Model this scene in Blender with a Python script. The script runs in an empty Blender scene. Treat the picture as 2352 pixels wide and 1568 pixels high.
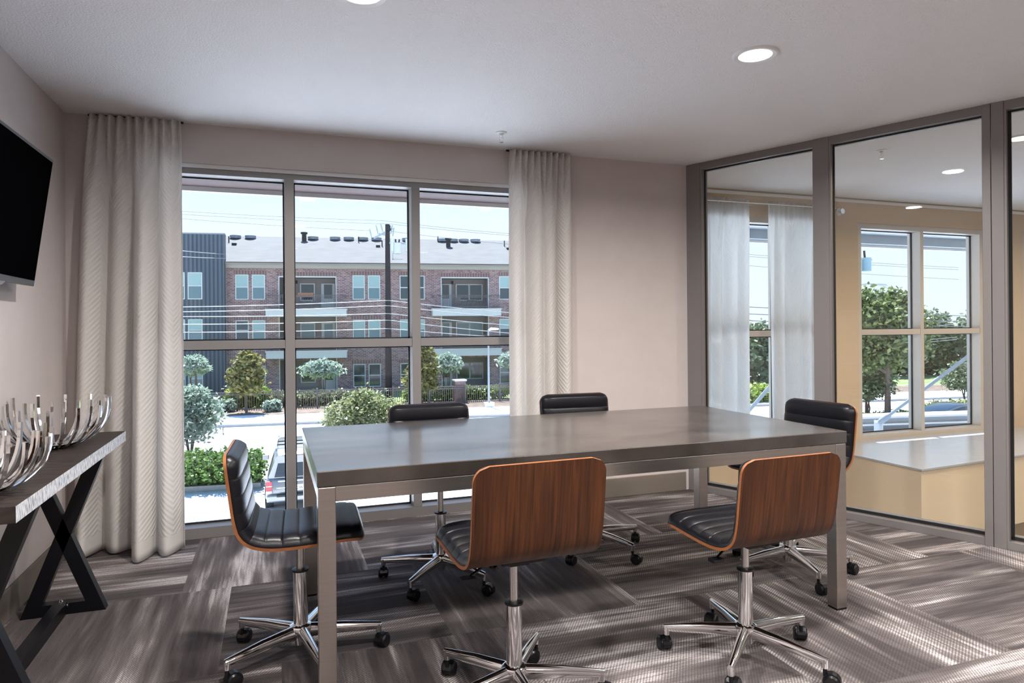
import bpy, bmesh, math, random
import numpy as np
from mathutils import Vector, Matrix
R = math.radians
random.seed(7); RNG = np.random.default_rng(7)
scene = bpy.context.scene
COL = scene.collection

# ------------------------------------------------------------------ camera
cam_d = bpy.data.cameras.new('camera'); cam = bpy.data.objects.new('camera', cam_d); COL.objects.link(cam)
cam_d.sensor_width = 36.0; cam_d.sensor_fit = 'HORIZONTAL'
cam_d.lens = 1545.8 * 36 / 2352
cam_d.shift_y = -31.3 / 2352
cam_d.clip_start = 0.05; cam_d.clip_end = 600
YAW, ROLL = 0.3412, -0.0083
_f = Vector((math.sin(YAW), math.cos(YAW), 0)); _r = Vector((math.cos(YAW), -math.sin(YAW), 0)); _u = Vector((0, 0, 1))
_x = math.cos(ROLL) * _r + math.sin(ROLL) * _u; _y = -math.sin(ROLL) * _r + math.cos(ROLL) * _u
m = Matrix.Identity(4)
for i in range(3): m[i][0] = _x[i]; m[i][1] = _y[i]; m[i][2] = -_f[i]
m[0][3], m[1][3], m[2][3] = 0, 0, 1.25
cam.matrix_world = m
scene.camera = cam

# ------------------------------------------------------------------ world, sun, exposure
SUN_EL = R(62)
w = bpy.data.worlds.new('sky'); scene.world = w; w.use_nodes = True
nt = w.node_tree; nt.nodes.clear()
tcw = nt.nodes.new('ShaderNodeTexCoord'); spw = nt.nodes.new('ShaderNodeSeparateXYZ'); sky = nt.nodes.new('ShaderNodeValToRGB')
nt.links.new(tcw.outputs['Generated'], spw.inputs[0]); nt.links.new(spw.outputs[2], sky.inputs[0])
el = sky.color_ramp.elements; el[0].position = 0.0; el[0].color = (.86, .93, 1.0, 1); el[1].position = 1.0; el[1].color = (.20, .38, .85, 1)
for p_, c_ in ((.12, (.80, .90, 1.0)), (.24, (.62, .80, 1.0)), (.42, (.32, .58, 1.0)), (.7, (.22, .45, .95))): e_ = el.new(p_); e_.color = (*c_, 1)
bg = nt.nodes.new('ShaderNodeBackground'); bg.inputs['Strength'].default_value = 1.1
wo = nt.nodes.new('ShaderNodeOutputWorld')
nt.links.new(sky.outputs[0], bg.inputs[0]); nt.links.new(bg.outputs[0], wo.inputs[0])
sd = bpy.data.lights.new('sun', 'SUN'); so = bpy.data.objects.new('sun', sd); COL.objects.link(so)
sd.energy = 14.0; sd.angle = R(0.6); sd.color = (0.985, 0.99, 1.0)
so.rotation_euler = (-(math.pi / 2 - SUN_EL), 0, 0); so.location = (0, 60, 80)
vs = scene.view_settings
vs.view_transform = 'Standard'; vs.look = 'None'; vs.gamma = 1; vs.exposure = 0.38; vs.use_curve_mapping = False
scene.display_settings.display_device = 'sRGB'
c = scene.cycles
c.max_bounces = 8; c.diffuse_bounces = 5; c.glossy_bounces = 4; c.transmission_bounces = 6; c.transparent_max_bounces = 16
c.caustics_reflective = False; c.caustics_refractive = False; c.sample_clamp_indirect = 4; c.use_denoising = True
LAMP_W = 38.0      # each recessed lamp

# ------------------------------------------------------------------ materials
MATS = {}
def sset(b, **k):
    for n, v in k.items():
        n = n.replace('_', ' ')
        if n in b.inputs: b.inputs[n].default_value = v
def mat(name, col, rough=0.6, metal=0.0, noise=0.0, nscale=8.0, bump=0.0, bscale=40.0, coat=0.0, spec=0.5, stretch=None, trans=None, island=0.0):
    if name in MATS: return MATS[name]
    M = bpy.data.materials.new(name); M.use_nodes = True; MATS[name] = M
    t = M.node_tree; b = t.nodes['Principled BSDF']
    sset(b, Base_Color=(*col, 1), Roughness=rough, Metallic=metal, Coat_Weight=coat, Coat_Roughness=.12)
    b.inputs['Specular IOR Level'].default_value = spec
    src = None
    if noise or bump:
        tc = t.nodes.new('ShaderNodeTexCoord'); mp = t.nodes.new('ShaderNodeMapping')
        t.links.new(tc.outputs['Object'], mp.inputs[0])
        if stretch: mp.inputs['Scale'].default_value = stretch
    if noise:
        n = t.nodes.new('ShaderNodeTexNoise'); n.inputs['Scale'].default_value = nscale; n.inputs['Detail'].default_value = 5
        t.links.new(mp.outputs[0], n.inputs['Vector'])
        mr = t.nodes.new('ShaderNodeMapRange'); mr.inputs['From Min'].default_value = .3; mr.inputs['From Max'].default_value = .7
        mr.inputs['To Min'].default_value = 1 - noise; mr.inputs['To Max'].default_value = 1 + noise
        t.links.new(n.outputs['Fac'], mr.inputs['Value'])
        mx = t.nodes.new('ShaderNodeVectorMath'); mx.operation = 'SCALE'; mx.inputs[0].default_value = col
        t.links.new(mr.outputs[0], mx.inputs['Scale']); t.links.new(mx.outputs[0], b.inputs['Base Color']); src = mx.outputs[0]
    if bump:
        n2 = t.nodes.new('ShaderNodeTexNoise'); n2.inputs['Scale'].default_value = bscale; n2.inputs['Detail'].default_value = 4
        t.links.new(mp.outputs[0], n2.inputs['Vector'])
        bp = t.nodes.new('ShaderNodeBump'); bp.inputs['Strength'].default_value = bump; bp.inputs['Distance'].default_value = 0.01
        t.links.new(n2.outputs['Fac'], bp.inputs['Height']); t.links.new(bp.outputs[0], b.inputs['Normal'])
    return M
def emis(name, col, s):
    M = bpy.data.materials.new(name); M.use_nodes = True; t = M.node_tree; b = t.nodes['Principled BSDF']
    sset(b, Base_Color=(*col, 1), Emission_Color=(*col, 1), Emission_Strength=s); return M
def glass(name, tint=(0.93, 0.965, 0.985), refl=1.0):
    M = bpy.data.materials.new(name); M.use_nodes = True; t = M.node_tree; t.nodes.clear()
    o = t.nodes.new('ShaderNodeOutputMaterial'); tr = t.nodes.new('ShaderNodeBsdfTransparent'); gl = t.nodes.new('ShaderNodeBsdfGlossy')
    tr.inputs[0].default_value = (*tint, 1); gl.inputs['Roughness'].default_value = 0.01
    fr = t.nodes.new('ShaderNodeFresnel'); fr.inputs[0].default_value = 1.45
    ge = t.nodes.new('ShaderNodeNewGeometry'); io = t.nodes.new('ShaderNodeMapRange')      # same reflectance on both faces of the pane
    io.inputs['To Min'].default_value = 1.45; io.inputs['To Max'].default_value = 1 / 1.45
    t.links.new(ge.outputs['Backfacing'], io.inputs['Value']); t.links.new(io.outputs[0], fr.inputs[0])
    mu = t.nodes.new('ShaderNodeMath'); mu.operation = 'MULTIPLY'; mu.inputs[1].default_value = refl
    mx = t.nodes.new('ShaderNodeMixShader')
    t.links.new(fr.outputs[0], mu.inputs[0]); t.links.new(mu.outputs[0], mx.inputs[0])
    t.links.new(tr.outputs[0], mx.inputs[1]); t.links.new(gl.outputs[0], mx.inputs[2]); t.links.new(mx.outputs[0], o.inputs[0])
    return M
def leafmat(name, c1, c2, c3=None):
    M = bpy.data.materials.new(name); M.use_nodes = True; t = M.node_tree; b = t.nodes['Principled BSDF']
    g = t.nodes.new('ShaderNodeNewGeometry'); cr = t.nodes.new('ShaderNodeValToRGB')
    cr.color_ramp.elements[0].color = (*c1, 1); cr.color_ramp.elements[1].color = (*c2, 1)
    if c3: e = cr.color_ramp.elements.new(0.85); e.color = (*c3, 1); cr.color_ramp.elements[1].position = .7
    t.links.new(g.outputs['Random Per Island'], cr.inputs[0]); t.links.new(cr.outputs[0], b.inputs['Base Color'])
    sset(b, Roughness=0.45)
    tl = t.nodes.new('ShaderNodeBsdfTranslucent'); t.links.new(cr.outputs[0], tl.inputs[0])
    mx = t.nodes.new('ShaderNodeMixShader'); mx.inputs[0].default_value = .35
    o = t.nodes['Material Output']; t.links.new(b.outputs[0], mx.inputs[1]); t.links.new(tl.outputs[0], mx.inputs[2]); t.links.new(mx.outputs[0], o.inputs[0])
    return M

# ------------------------------------------------------------------ mesh builder
class MB:
    def __init__(s): s.v = []; s.f = []; s.mi = []; s.uv = {}
    def add(s, vs_, fs, mi=0):
        o = len(s.v); s.v += [tuple(p) for p in vs_]; s.f += [tuple(i + o for i in f) for f in fs]; s.mi += [mi] * len(fs); return s
    def box(s, a, b, mi=0):
        x0, y0, z0 = [min(p, q) for p, q in zip(a, b)]; x1, y1, z1 = [max(p, q) for p, q in zip(a, b)]
        return s.add([(x0,y0,z0),(x1,y0,z0),(x1,y1,z0),(x0,y1,z0),(x0,y0,z1),(x1,y0,z1),(x1,y1,z1),(x0,y1,z1)],
                     [(0,3,2,1),(4,5,6,7),(0,1,5,4),(1,2,6,5),(2,3,7,6),(3,0,4,7)], mi)
    def prism(s, pts, z0, z1, mi=0):           # pts ccw in xy
        n = len(pts)
        return s.add([(x, y, z0) for x, y in pts] + [(x, y, z1) for x, y in pts],
                     [tuple(range(n - 1, -1, -1)), tuple(range(n, 2 * n))] + [(i, (i+1) % n, n + (i+1) % n, n + i) for i in range(n)], mi)
    def ext(s, pts, axis, a, b, mi=0):         # polygon in plane perpendicular to axis ('x': pts (y,z), 'y': pts (x,z))
        n = len(pts)
        if axis == 'x': P = lambda p, t: (t, p[0], p[1])
        else: P = lambda p, t: (p[0], t, p[1])
        return s.add([P(p, a) for p in pts] + [P(p, b) for p in pts],
                     [tuple(range(n - 1, -1, -1)), tuple(range(n, 2 * n))] + [(i, (i+1) % n, n + (i+1) % n, n + i) for i in range(n)], mi)
    def bar(s, p, q, w_, h_, up=(0, 0, 1), w2=None, h2=None, mi=0):
        p = Vector(p); q = Vector(q); d = (q - p).normalized(); r = d.cross(Vector(up))
        if r.length < 1e-4: r = d.cross(Vector((1, 0, 0)))
        r.normalize(); u = r.cross(d)
        w2 = w_ if w2 is None else w2; h2 = h_ if h2 is None else h2
        vv = [p + r*sx*w_/2 + u*sz*h_/2 for sx, sz in ((-1,-1),(1,-1),(1,1),(-1,1))] + [q + r*sx*w2/2 + u*sz*h2/2 for sx, sz in ((-1,-1),(1,-1),(1,1),(-1,1))]
        return s.add(vv, [(0,3,2,1),(4,5,6,7),(0,1,5,4),(1,2,6,5),(2,3,7,6),(3,0,4,7)], mi)
    def cyl(s, p, q, r0, r1=None, n=20, mi=0, cap=True):
        return s.tube([p, q], [r0, r0 if r1 is None else r1], n, mi, cap)
    def tube(s, path, rad, n=10, mi=0, cap=True, flat=1.0):
        P = [Vector(p) for p in path]; m_ = len(P)
        if not hasattr(rad, '__len__'): rad = [rad] * m_
        T = [(P[min(i+1, m_-1)] - P[max(i-1, 0)]).normalized() for i in range(m_)]
        r = T[0].cross(Vector((0, 0, 1)))
        if r.length < 1e-3: r = Vector((1, 0, 0))
        r.normalize(); vv = []
        for i in range(m_):
            r = (r - T[i] * r.dot(T[i])).normalized(); u = T[i].cross(r)
            for k in range(n):
                a = 2 * math.pi * (k + .5) / n; vv.append(P[i] + (r * math.cos(a) + u * math.sin(a) * flat) * rad[i])
        fs = [(i*n+k, i*n+(k+1) % n, (i+1)*n+(k+1) % n, (i+1)*n+k) for i in range(m_-1) for k in range(n)]
        if cap: fs += [tuple(range(n-1, -1, -1)), tuple(range((m_-1)*n, m_*n))]
        return s.add(vv, fs, mi)
    def lathe(s, prof, c=(0, 0, 0), n=28, mi=0):   # prof [(r,z)]
        vv = []
        for r, z in prof:
            for k in range(n):
                a = 2*math.pi*k/n; vv.append((c[0] + r*math.cos(a), c[1] + r*math.sin(a), c[2] + z))
        fs = [(i*n+k, i*n+(k+1) % n, (i+1)*n+(k+1) % n, (i+1)*n+k) for i in range(len(prof)-1) for k in range(n)]
        fs += [tuple(range(n-1, -1, -1)), tuple(range((len(prof)-1)*n, len(prof)*n))]
        return s.add(vv, fs, mi)
    def sphere(s, c, r, n=14, mi=0):
        rx, ry, rz = r if hasattr(r, '__len__') else (r, r, r); vv = []; k2 = n // 2
        for i in range(k2 + 1):
            th = math.pi * (i + .001) / (k2 + .002)
            for k in range(n):
                a = 2*math.pi*k/n; vv.append((c[0]+rx*math.sin(th)*math.cos(a), c[1]+ry*math.sin(th)*math.sin(a), c[2]-rz*math.cos(th)))
        return s.add(vv, [(i*n+k, i*n+(k+1) % n, (i+1)*n+(k+1) % n, (i+1)*n+k) for i in range(k2) for k in range(n)], mi)
    def build(s, name, mats, parent=None, smooth=False, bevel=0, bseg=2, angle=35):
        me = bpy.data.meshes.new(name); me.from_pydata(s.v, [], s.f)
        for q in (mats if isinstance(mats, (list, tuple)) else [mats]): me.materials.append(q)
        me.polygons.foreach_set('material_index', s.mi); me.update()
        o = bpy.data.objects.new(name, me); COL.objects.link(o)
        if parent is not None: o.parent = parent
        if smooth:
            me.polygons.foreach_set('use_smooth', [True] * len(me.polygons))
            me.set_sharp_from_angle(angle=R(angle))
        if bevel:
            b = o.modifiers.new('bevel', 'BEVEL'); b.width = bevel; b.segments = bseg; b.limit_method = 'ANGLE'; b.angle_limit = R(40)
        return o
def tag(o, label=None, cat=None, group=None, kind=None):
    if label: o['label'] = label
    if cat: o['category'] = cat
    if group: o['group'] = group
    if kind: o['kind'] = kind
    return o
def thing(name, label, cat, loc=(0, 0, 0), rz=0, group=None):
    o = bpy.data.objects.new(name, None); COL.objects.link(o); o.location = loc; o.rotation_euler = (0, 0, rz); o.empty_display_size = .1
    return tag(o, label, cat, group)
def struct(name, label=None, loc=(0, 0, 0), rz=0):
    o = bpy.data.objects.new(name, None); COL.objects.link(o); o.location = loc; o.rotation_euler = (0, 0, rz); o['kind'] = 'structure'
    if label: o['label'] = label
    return o
def B(a, b, name, m_, parent=None, bevel=0): return MB().box(a, b).build(name, m_, parent, bevel=bevel)
def S(o, label=None): o['kind'] = 'structure'; (label and o.__setitem__('label', label)); return o
def copy_tree(o, parent=None):
    c_ = o.copy(); COL.objects.link(c_)
    if parent is not None: c_.parent = parent
    for ch in list(o.children): copy_tree(ch, c_)
    return c_

# palette
wall_m = mat('wall_paint', (.56, .50, .48), .75, noise=.02, bump=.15, bscale=220)
ceil_m = mat('ceiling_paint', (.88, .87, .88), .85, bump=.5, bscale=120)
trim_m = mat('baseboard_paint', (.17, .145, .12), .5)
alu_m = mat('window_frame_metal', (.25, .235, .23), .42, metal=.2)
part_m = mat('partition_frame_metal', (.215, .198, .195), .42, metal=.15)
gasket_m = mat('black_gasket', (.01, .01, .012), .5)
steel_m = mat('brushed_steel', (.50, .46, .42), .32, metal=1, noise=.05, nscale=3, bump=.03, bscale=60, stretch=(1, 1, 30))
chrome_m = mat('chrome', (.82, .82, .82), .06, metal=1)
leather_m = mat('black_leather', (.006, .006, .008), .30, bump=.08, bscale=350, spec=.25)
plast_m = mat('black_plastic', (.006, .006, .008), .32, spec=.4)
blackpaint_m = mat('black_painted_steel', (.004, .004, .006), .36, spec=.25)
glass_m = glass('window_glass'); pglass_m = glass('partition_glass', (.98, .98, .97), .8)
white_m = mat('white_enamel', (.8, .8, .8), .4)

def wood_material():
    M = bpy.data.materials.new('walnut_veneer'); M.use_nodes = True; t = M.node_tree; b = t.nodes['Principled BSDF']
    tc = t.nodes.new('ShaderNodeTexCoord'); mp = t.nodes.new('ShaderNodeMapping'); mp.inputs['Scale'].default_value = (26, 1.2, 1.6)
    n = t.nodes.new('ShaderNodeTexNoise'); n.inputs['Scale'].default_value = 1.6; n.inputs['Detail'].default_value = 6; n.inputs['Distortion'].default_value = .6
    n2 = t.nodes.new('ShaderNodeTexNoise'); n2.inputs['Scale'].default_value = 6.5; n2.inputs['Detail'].default_value = 3
    mp2 = t.nodes.new('ShaderNodeMapping'); mp2.inputs['Scale'].default_value = (30, .6, .6)
    t.links.new(tc.outputs['Object'], mp.inputs[0]); t.links.new(mp.outputs[0], n.inputs['Vector'])
    t.links.new(tc.outputs['Object'], mp2.inputs[0]); t.links.new(mp2.outputs[0], n2.inputs['Vector'])
    cr = t.nodes.new('ShaderNodeValToRGB'); e = cr.color_ramp.elements
    e[0].position = .3; e[0].color = (.018, .006, .0025, 1); e[1].position = .72; e[1].color = (.115, .038, .012, 1)
    q = e.new(.5); q.color = (.058, .020, .0075, 1)
    ad = t.nodes.new('ShaderNodeMath'); ad.operation = 'MULTIPLY_ADD'; ad.inputs[1].default_value = .45
    ml = t.nodes.new('ShaderNodeMath'); ml.operation = 'MULTIPLY'; ml.inputs[1].default_value = .55
    t.links.new(n.outputs['Fac'], ml.inputs[0]); t.links.new(n2.outputs['Fac'], ad.inputs[0]); t.links.new(ml.outputs[0], ad.inputs[2])
    t.links.new(ad.outputs[0], cr.inputs[0]); t.links.new(cr.outputs[0], b.inputs['Base Color'])
    sset(b, Roughness=.42, Coat_Weight=.08, Coat_Roughness=.25); b.inputs['Specular IOR Level'].default_value = .25; return M
wood_m = wood_material()
woodedge_m = mat('veneer_edge', (.30, .105, .034), .35, noise=.15, nscale=30, coat=.3)

# ------------------------------------------------------------------ carpet
def carpet_material():
    M = bpy.data.materials.new('carpet_tiles'); M.use_nodes = True; t = M.node_tree; b = t.nodes['Principled BSDF']
    N = t.nodes.new; Lk = t.links.new
    def math_(op, a=None, b_=None, v0=None, v1=None):
        n = N('ShaderNodeMath'); n.operation = op
        if a is not None: Lk(a, n.inputs[0])
        elif v0 is not None: n.inputs[0].default_value = v0
        if b_ is not None: Lk(b_, n.inputs[1])
        elif v1 is not None: n.inputs[1].default_value = v1
        return n.outputs[0]
    tc = N('ShaderNodeTexCoord'); sp = N('ShaderNodeSeparateXYZ'); Lk(tc.outputs['Object'], sp.inputs[0])
    X, Y = sp.outputs[0], sp.outputs[1]; T = 0.88
    y2 = math_('DIVIDE', math_('ADD', Y, v1=-3.55 + 8 * T), v1=T); row = math_('FLOOR', y2)
    x2 = math_('DIVIDE', math_('ADD', math_('ADD', X, v1=.42 + 8 * T), math_('MULTIPLY', row, v1=.22)), v1=T); colm = math_('FLOOR', x2)
    par = math_('MODULO', math_('ADD', row, colm), v1=2.0)           # 0 / 1 : direction of the pile
    cell = N('ShaderNodeCombineXYZ'); Lk(row, cell.inputs[0]); Lk(colm, cell.inputs[1])
    wn = N('ShaderNodeTexWhiteNoise'); Lk(cell.outputs[0], wn.inputs['Vector'])
    # across/along coordinates
    mixa = N('ShaderNodeMix'); Lk(par, mixa.inputs[0]); Lk(X, mixa.inputs[2]); Lk(Y, mixa.inputs[3]); across = mixa.outputs[0]
    mixb = N('ShaderNodeMix'); Lk(par, mixb.inputs[0]); Lk(Y, mixb.inputs[2]); Lk(X, mixb.inputs[3]); along = mixb.outputs[0]
    def streak(sa, sl, sc, det):
        cb = N('ShaderNodeCombineXYZ'); Lk(math_('MULTIPLY', across, v1=sa), cb.inputs[0]); Lk(math_('MULTIPLY', along, v1=sl), cb.inputs[1])
        Lk(math_('MULTIPLY', wn.outputs['Value'], v1=57.0), cb.inputs[2])
        n = N('ShaderNodeTexNoise'); n.inputs['Scale'].default_value = sc; n.inputs['Detail'].default_value = det; n.inputs['Roughness'].default_value = .6
        Lk(cb.outputs[0], n.inputs['Vector']); return n.outputs['Fac']
    s1 = streak(7.5, .9, 1.0, 2); s2 = streak(48, 2.6, 1.0, 3)
    mr = N('ShaderNodeMapRange'); Lk(s1, mr.inputs[0]); mr.inputs[1].default_value = .43; mr.inputs[2].default_value = .66
    mr2 = N('ShaderNodeMapRange'); Lk(s2, mr2.inputs[0]); mr2.inputs[1].default_value = .35; mr2.inputs[2].default_value = .65
    # woven loops: rows of small dots, broken up by noise
    wv = N('ShaderNodeTexNoise'); wv.inputs['Scale'].default_value = 170; wv.inputs['Detail'].default_value = 1
    Lk(tc.outputs['Object'], wv.inputs['Vector'])
    jit = math_('MULTIPLY', wv.outputs['Fac'], v1=3.0)
    da = math_('SINE', math_('ADD', math_('MULTIPLY', across, v1=2*math.pi/.0105), jit)); db = math_('SINE', math_('ADD', math_('MULTIPLY', math_('ADD', along, math_('MULTIPLY', across, v1=.5)), v1=2*math.pi/.0125), jit))
    dots = math_('ADD', math_('MULTIPLY', math_('MULTIPLY', da, db), v1=.5), v1=.5)
    mw = N('ShaderNodeMath'); mw.operation = 'MULTIPLY_ADD'; Lk(dots, mw.inputs[0]); mw.inputs[1].default_value = .65; Lk(math_('MULTIPLY', wv.outputs['Fac'], v1=.35), mw.inputs[2])
    band = math_('MULTIPLY', mr.outputs[0], math_('ADD', math_('MULTIPLY', mr2.outputs[0], v1=.55), v1=.6))
    f = math_('MULTIPLY', band, math_('ADD', math_('MULTIPLY', mw.outputs[0], v1=1.15), v1=.22))
    f = math_('ADD', math_('MULTIPLY', f, v1=.80), math_('MULTIPLY', mr2.outputs[0], v1=.14))
    f = math_('ADD', f, math_('MULTIPLY', math_('ADD', wn.outputs['Value'], v1=-.5), v1=.16))
    cr = N('ShaderNodeValToRGB'); e = cr.color_ramp.elements; Lk(f, cr.inputs[0])
    e[0].position = 0.0; e[0].color = (.062, .053, .053, 1); e[1].position = .95; e[1].color = (.56, .52, .515, 1)
    q = e.new(.38); q.color = (.15, .130, .127, 1)
    mm = N('ShaderNodeVectorMath'); mm.operation = 'SCALE'; Lk(cr.outputs[0], mm.inputs[0])
    Lk(math_('ADD', math_('MULTIPLY', mw.outputs[0], v1=.75), v1=.62), mm.inputs['Scale'])
    Lk(mm.outputs[0], b.inputs['Base Color']); sset(b, Roughness=.95); b.inputs['Specular IOR Level'].default_value = .15
    bp = N('ShaderNodeBump'); bp.inputs['Strength'].default_value = .5; bp.inputs['Distance'].default_value = .004
    Lk(wv.outputs['Fac'], bp.inputs['Height']); Lk(bp.outputs[0], b.inputs['Normal'])
    return M
carpet_m = carpet_material()

# ================================================================== THE ROOM
XL, YW, H = -1.10, 4.42, 2.485
YB = -4.2
# partition line
tA = (4.292 - 4.42) / math.sin(1.1476); tB = (4.292 + 4.2) / math.sin(1.1476)
PA = 1.1476; PD = Vector((math.cos(PA), -math.sin(PA), 0)); PN = Vector((math.sin(PA), math.cos(PA), 0))   # PN points to the other room
P0 = Vector((3.056, 4.292, 0))
def pp(t, off=0): q = P0 + PD * t + PN * off; return (q.x, q.y)


fl = MB().prism([(XL - .1, YB - .1), (pp(tB, .06)[0], YB - .1), pp(tA - .1, .06), (XL - .1, YW + .12)], -.34, 0).build('floor', carpet_m); S(fl, 'grey taupe streaked carpet tile floor')
S(MB().box((XL - .2, YB - .2, H), (14.5, 5.22, H + .2)).build('ceiling', ceil_m))
S(MB().box((XL - .2, YB - .2, -.34), (XL, YW + .2, H)).build('wall_left', wall_m))
S(MB().box((XL - .2, YB - .2, -.34), (14.5, YB, H)).build('wall_front', wall_m))
# window wall with the opening
WX0, WX1, WZ0, WZ1 = -0.73, 1.73, 0.0, 2.25
wb = MB().box((XL, YW, 0), (WX0, YW + .16, H)).box((WX1, YW, 0), (3.0, YW + .16, H)).box((WX0, YW, WZ1), (WX1, YW + .16, H))
S(wb.build('wall_back', wall_m))
S(MB().box((XL, YB, 0), (XL + .012, YW, .138)).build('baseboard_left', trim_m, bevel=.003))
S(MB().box((WX1 + .02, YW - .012, 0), (2.97, YW, .138)).box((XL, YW - .012, 0), (WX0 - .02, YW, .138)).build('baseboard_back', trim_m, bevel=.003))

def window(name, x0, x1, z0, z1, y, mull, zr0, zr1, wd=.057, fm=alu_m, headh=.045, foot=.063, gz=.070, side=.06):
    """storefront window: frame (front faces at y, .13 deep), glass near the outside, gaskets"""
    w_ = struct(name, None, (0, 0, 0)); D = .15; yg = y + .11
    f = MB().box((x0, y, z0), (x0 + side, y + D, z1)).box((x1 - side, y, z0), (x1, y + D, z1))
    f.box((x0 + side, y, z1 - headh), (x1 - side, y + D, z1)).box((x0 + side, y, z0), (x1 - side, y + D, z0 + foot)).box((x0 + side, yg - .01, z0 + foot), (x1 - side, y + D, z0 + gz - .005))
    f.build('window_frame', fm, w_)
    for a in mull: MB().box((a, y, z0 + foot), (a + wd, y + D, z1 - headh)).build('mullion', fm, w_, bevel=.002)
    edges = [x0 + side] + [q for a in mull for q in (a, a + wd)] + [x1 - side]
    for i in range(0, len(edges), 2):
        a, b = edges[i], edges[i+1]
        MB().box((a, y + .004, zr0), (b, y + D, zr1)).build('transom', fm, w_, bevel=.002)
        for q0, q1 in ((z0 + gz - .005, zr0), (zr1, z1 - headh)):
            MB().box((a, yg, q0), (b, yg + .012, q1)).build('pane', glass_m, w_)
            g = MB()
            for s0, s1 in (((a, yg - .012, q0), (b, yg, q0 + .009)), ((a, yg - .012, q1 - .009), (b, yg, q1)), ((a, yg - .012, q0), (a + .009, yg, q1)), ((b - .009, yg - .012, q0), (b, yg, q1))): g.box(s0, s1)
            g.build('gasket', gasket_m, w_)
    return w_
window('window_1', -.70, 1.70, 0, 2.235, 4.44, [.073, .873], 1.134, 1.186)
S(MB().box((WX0, YW + .01, 2.225), (WX1, YW + .13, 2.25)).box((WX0, YW + .01, 0), (-.70, YW + .15, 2.25)).box((1.70, YW + .01, 0), (WX1, YW + .15, 2.25)).build('trim_1', mat('white_reveal', (.7, .69, .68), .5)))

# ------------------------------------------------------------------ glass partition (right side)
def pbox(mb, t0, t1, d0, d1, z0, z1):      # box along the partition, d = depth towards the other room
    a, b, c_, d_ = pp(t0, d0), pp(t1, d0), pp(t1, d1), pp(t0, d1)
    mb.prism([d_, c_, b, a][::-1] if False else [a, b, c_, d_], z0, z1); return mb
wr = struct('wall_right', 'glazed partition with grey metal frame')
posts = [(-.15, -.024), (.815, .918), (1.757, 1.858), (2.86, 2.96), (3.9, 4.0), (4.9, 5.0), (5.9, 6.0), (6.9, 7.0), (7.9, 8.0), (9.1, 9.25)]
for i, (a, b) in enumerate(posts):
    q = MB(); pbox(q, a, b, 0, .11, 0, H)
    if i == 2: q = MB(); pbox(q, a, 1.797, 0, .11, 0, H); pbox(q, 1.800, b, 0, .11, 0, H)
    q.build('post', part_m, wr, bevel=.0015)
for i in range(len(posts) - 1):
    a, b = posts[i][1], posts[i+1][0]
    q = MB(); pbox(q, a, b, .004, .11, 0, .045); pbox(q, a, b, .055, .11, .04, .064); q.build('bottom_rail', part_m, wr, bevel=.0015)
    q = MB(); pbox(q, a, b, .004, .11, 2.433, H); q.build('top_rail', part_m, wr, bevel=.0015)
    q = MB(); pbox(q, a, a + .012, .004, .045, .045, 2.433); q.build('bead', part_m, wr)
    q = MB(); pbox(q, a, b, .055, .065, .06, 2.433); q.build('pane', pglass_m, wr)
    q = MB(); g = .009 if i != 2 else .016
    for r_ in ((a, a + .012 + g, .045, .055, .05, 2.433), (b - g, b, .045, .055, .05, 2.433), (a, b, .045, .055, .052, .066), (a, b, .045, .055, 2.424, 2.433)): pbox(q, *r_)
    q.build('gasket', gasket_m, wr)

# ------------------------------------------------------------------ the neighbouring space behind the glass
Y2 = 5.07
wall2_m = mat('warm_wall_paint', (.60, .47, .33), .7, noise=.02, bump=.1, bscale=200)
WB0, WB1 = 5.40, 7.14
q = MB().box((3.0, Y2, -3.4), (3.50, Y2 + .15, H)).box((5.02, Y2, -3.4), (WB0, Y2 + .15, H)).box((WB1, Y2, -3.4), (7.74, Y2 + .15, H)).box((9.5, Y2, -3.4), (14.5, Y2 + .15, H))
for a, b in ((3.50, 5.02), (WB0, WB1), (7.74, 9.5)): q.box((a, Y2, 2.25), (b, Y2 + .15, H)).box((a, Y2, -3.4), (b, Y2 + .15, .12))
S(q.build('wall_far', wall2_m))
S(MB().box((2.95, YW + .16, -3.4), (3.0, Y2 + .15, H)).build('wall_return', wall2_m))
S(MB().box((14.4, YB, -3.4), (14.5, Y2, H)).build('wall_end', wall2_m))
S(MB().box((3.0, Y2 - .02, 2.44), (14.4, Y2, 2.470)).build('trim_2', mat('crown_white', (.75, .72, .68), .5), bevel=.004))
frame2_m = mat('warm_window_frame', (.58, .53, .47), .45, metal=.1)
for k, (a, b, mu) in enumerate(((3.50, 5.02, [4.45]), (WB0, WB1, [6.235]), (7.74, 9.5, [8.6]))):
    window('window_%d' % (k + 2), a, b, .12, 2.25, Y2 + .01, mu, 1.150, 1.205, wd=.045, fm=frame2_m, headh=.05, foot=.045, gz=.055, side=.05)
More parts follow.
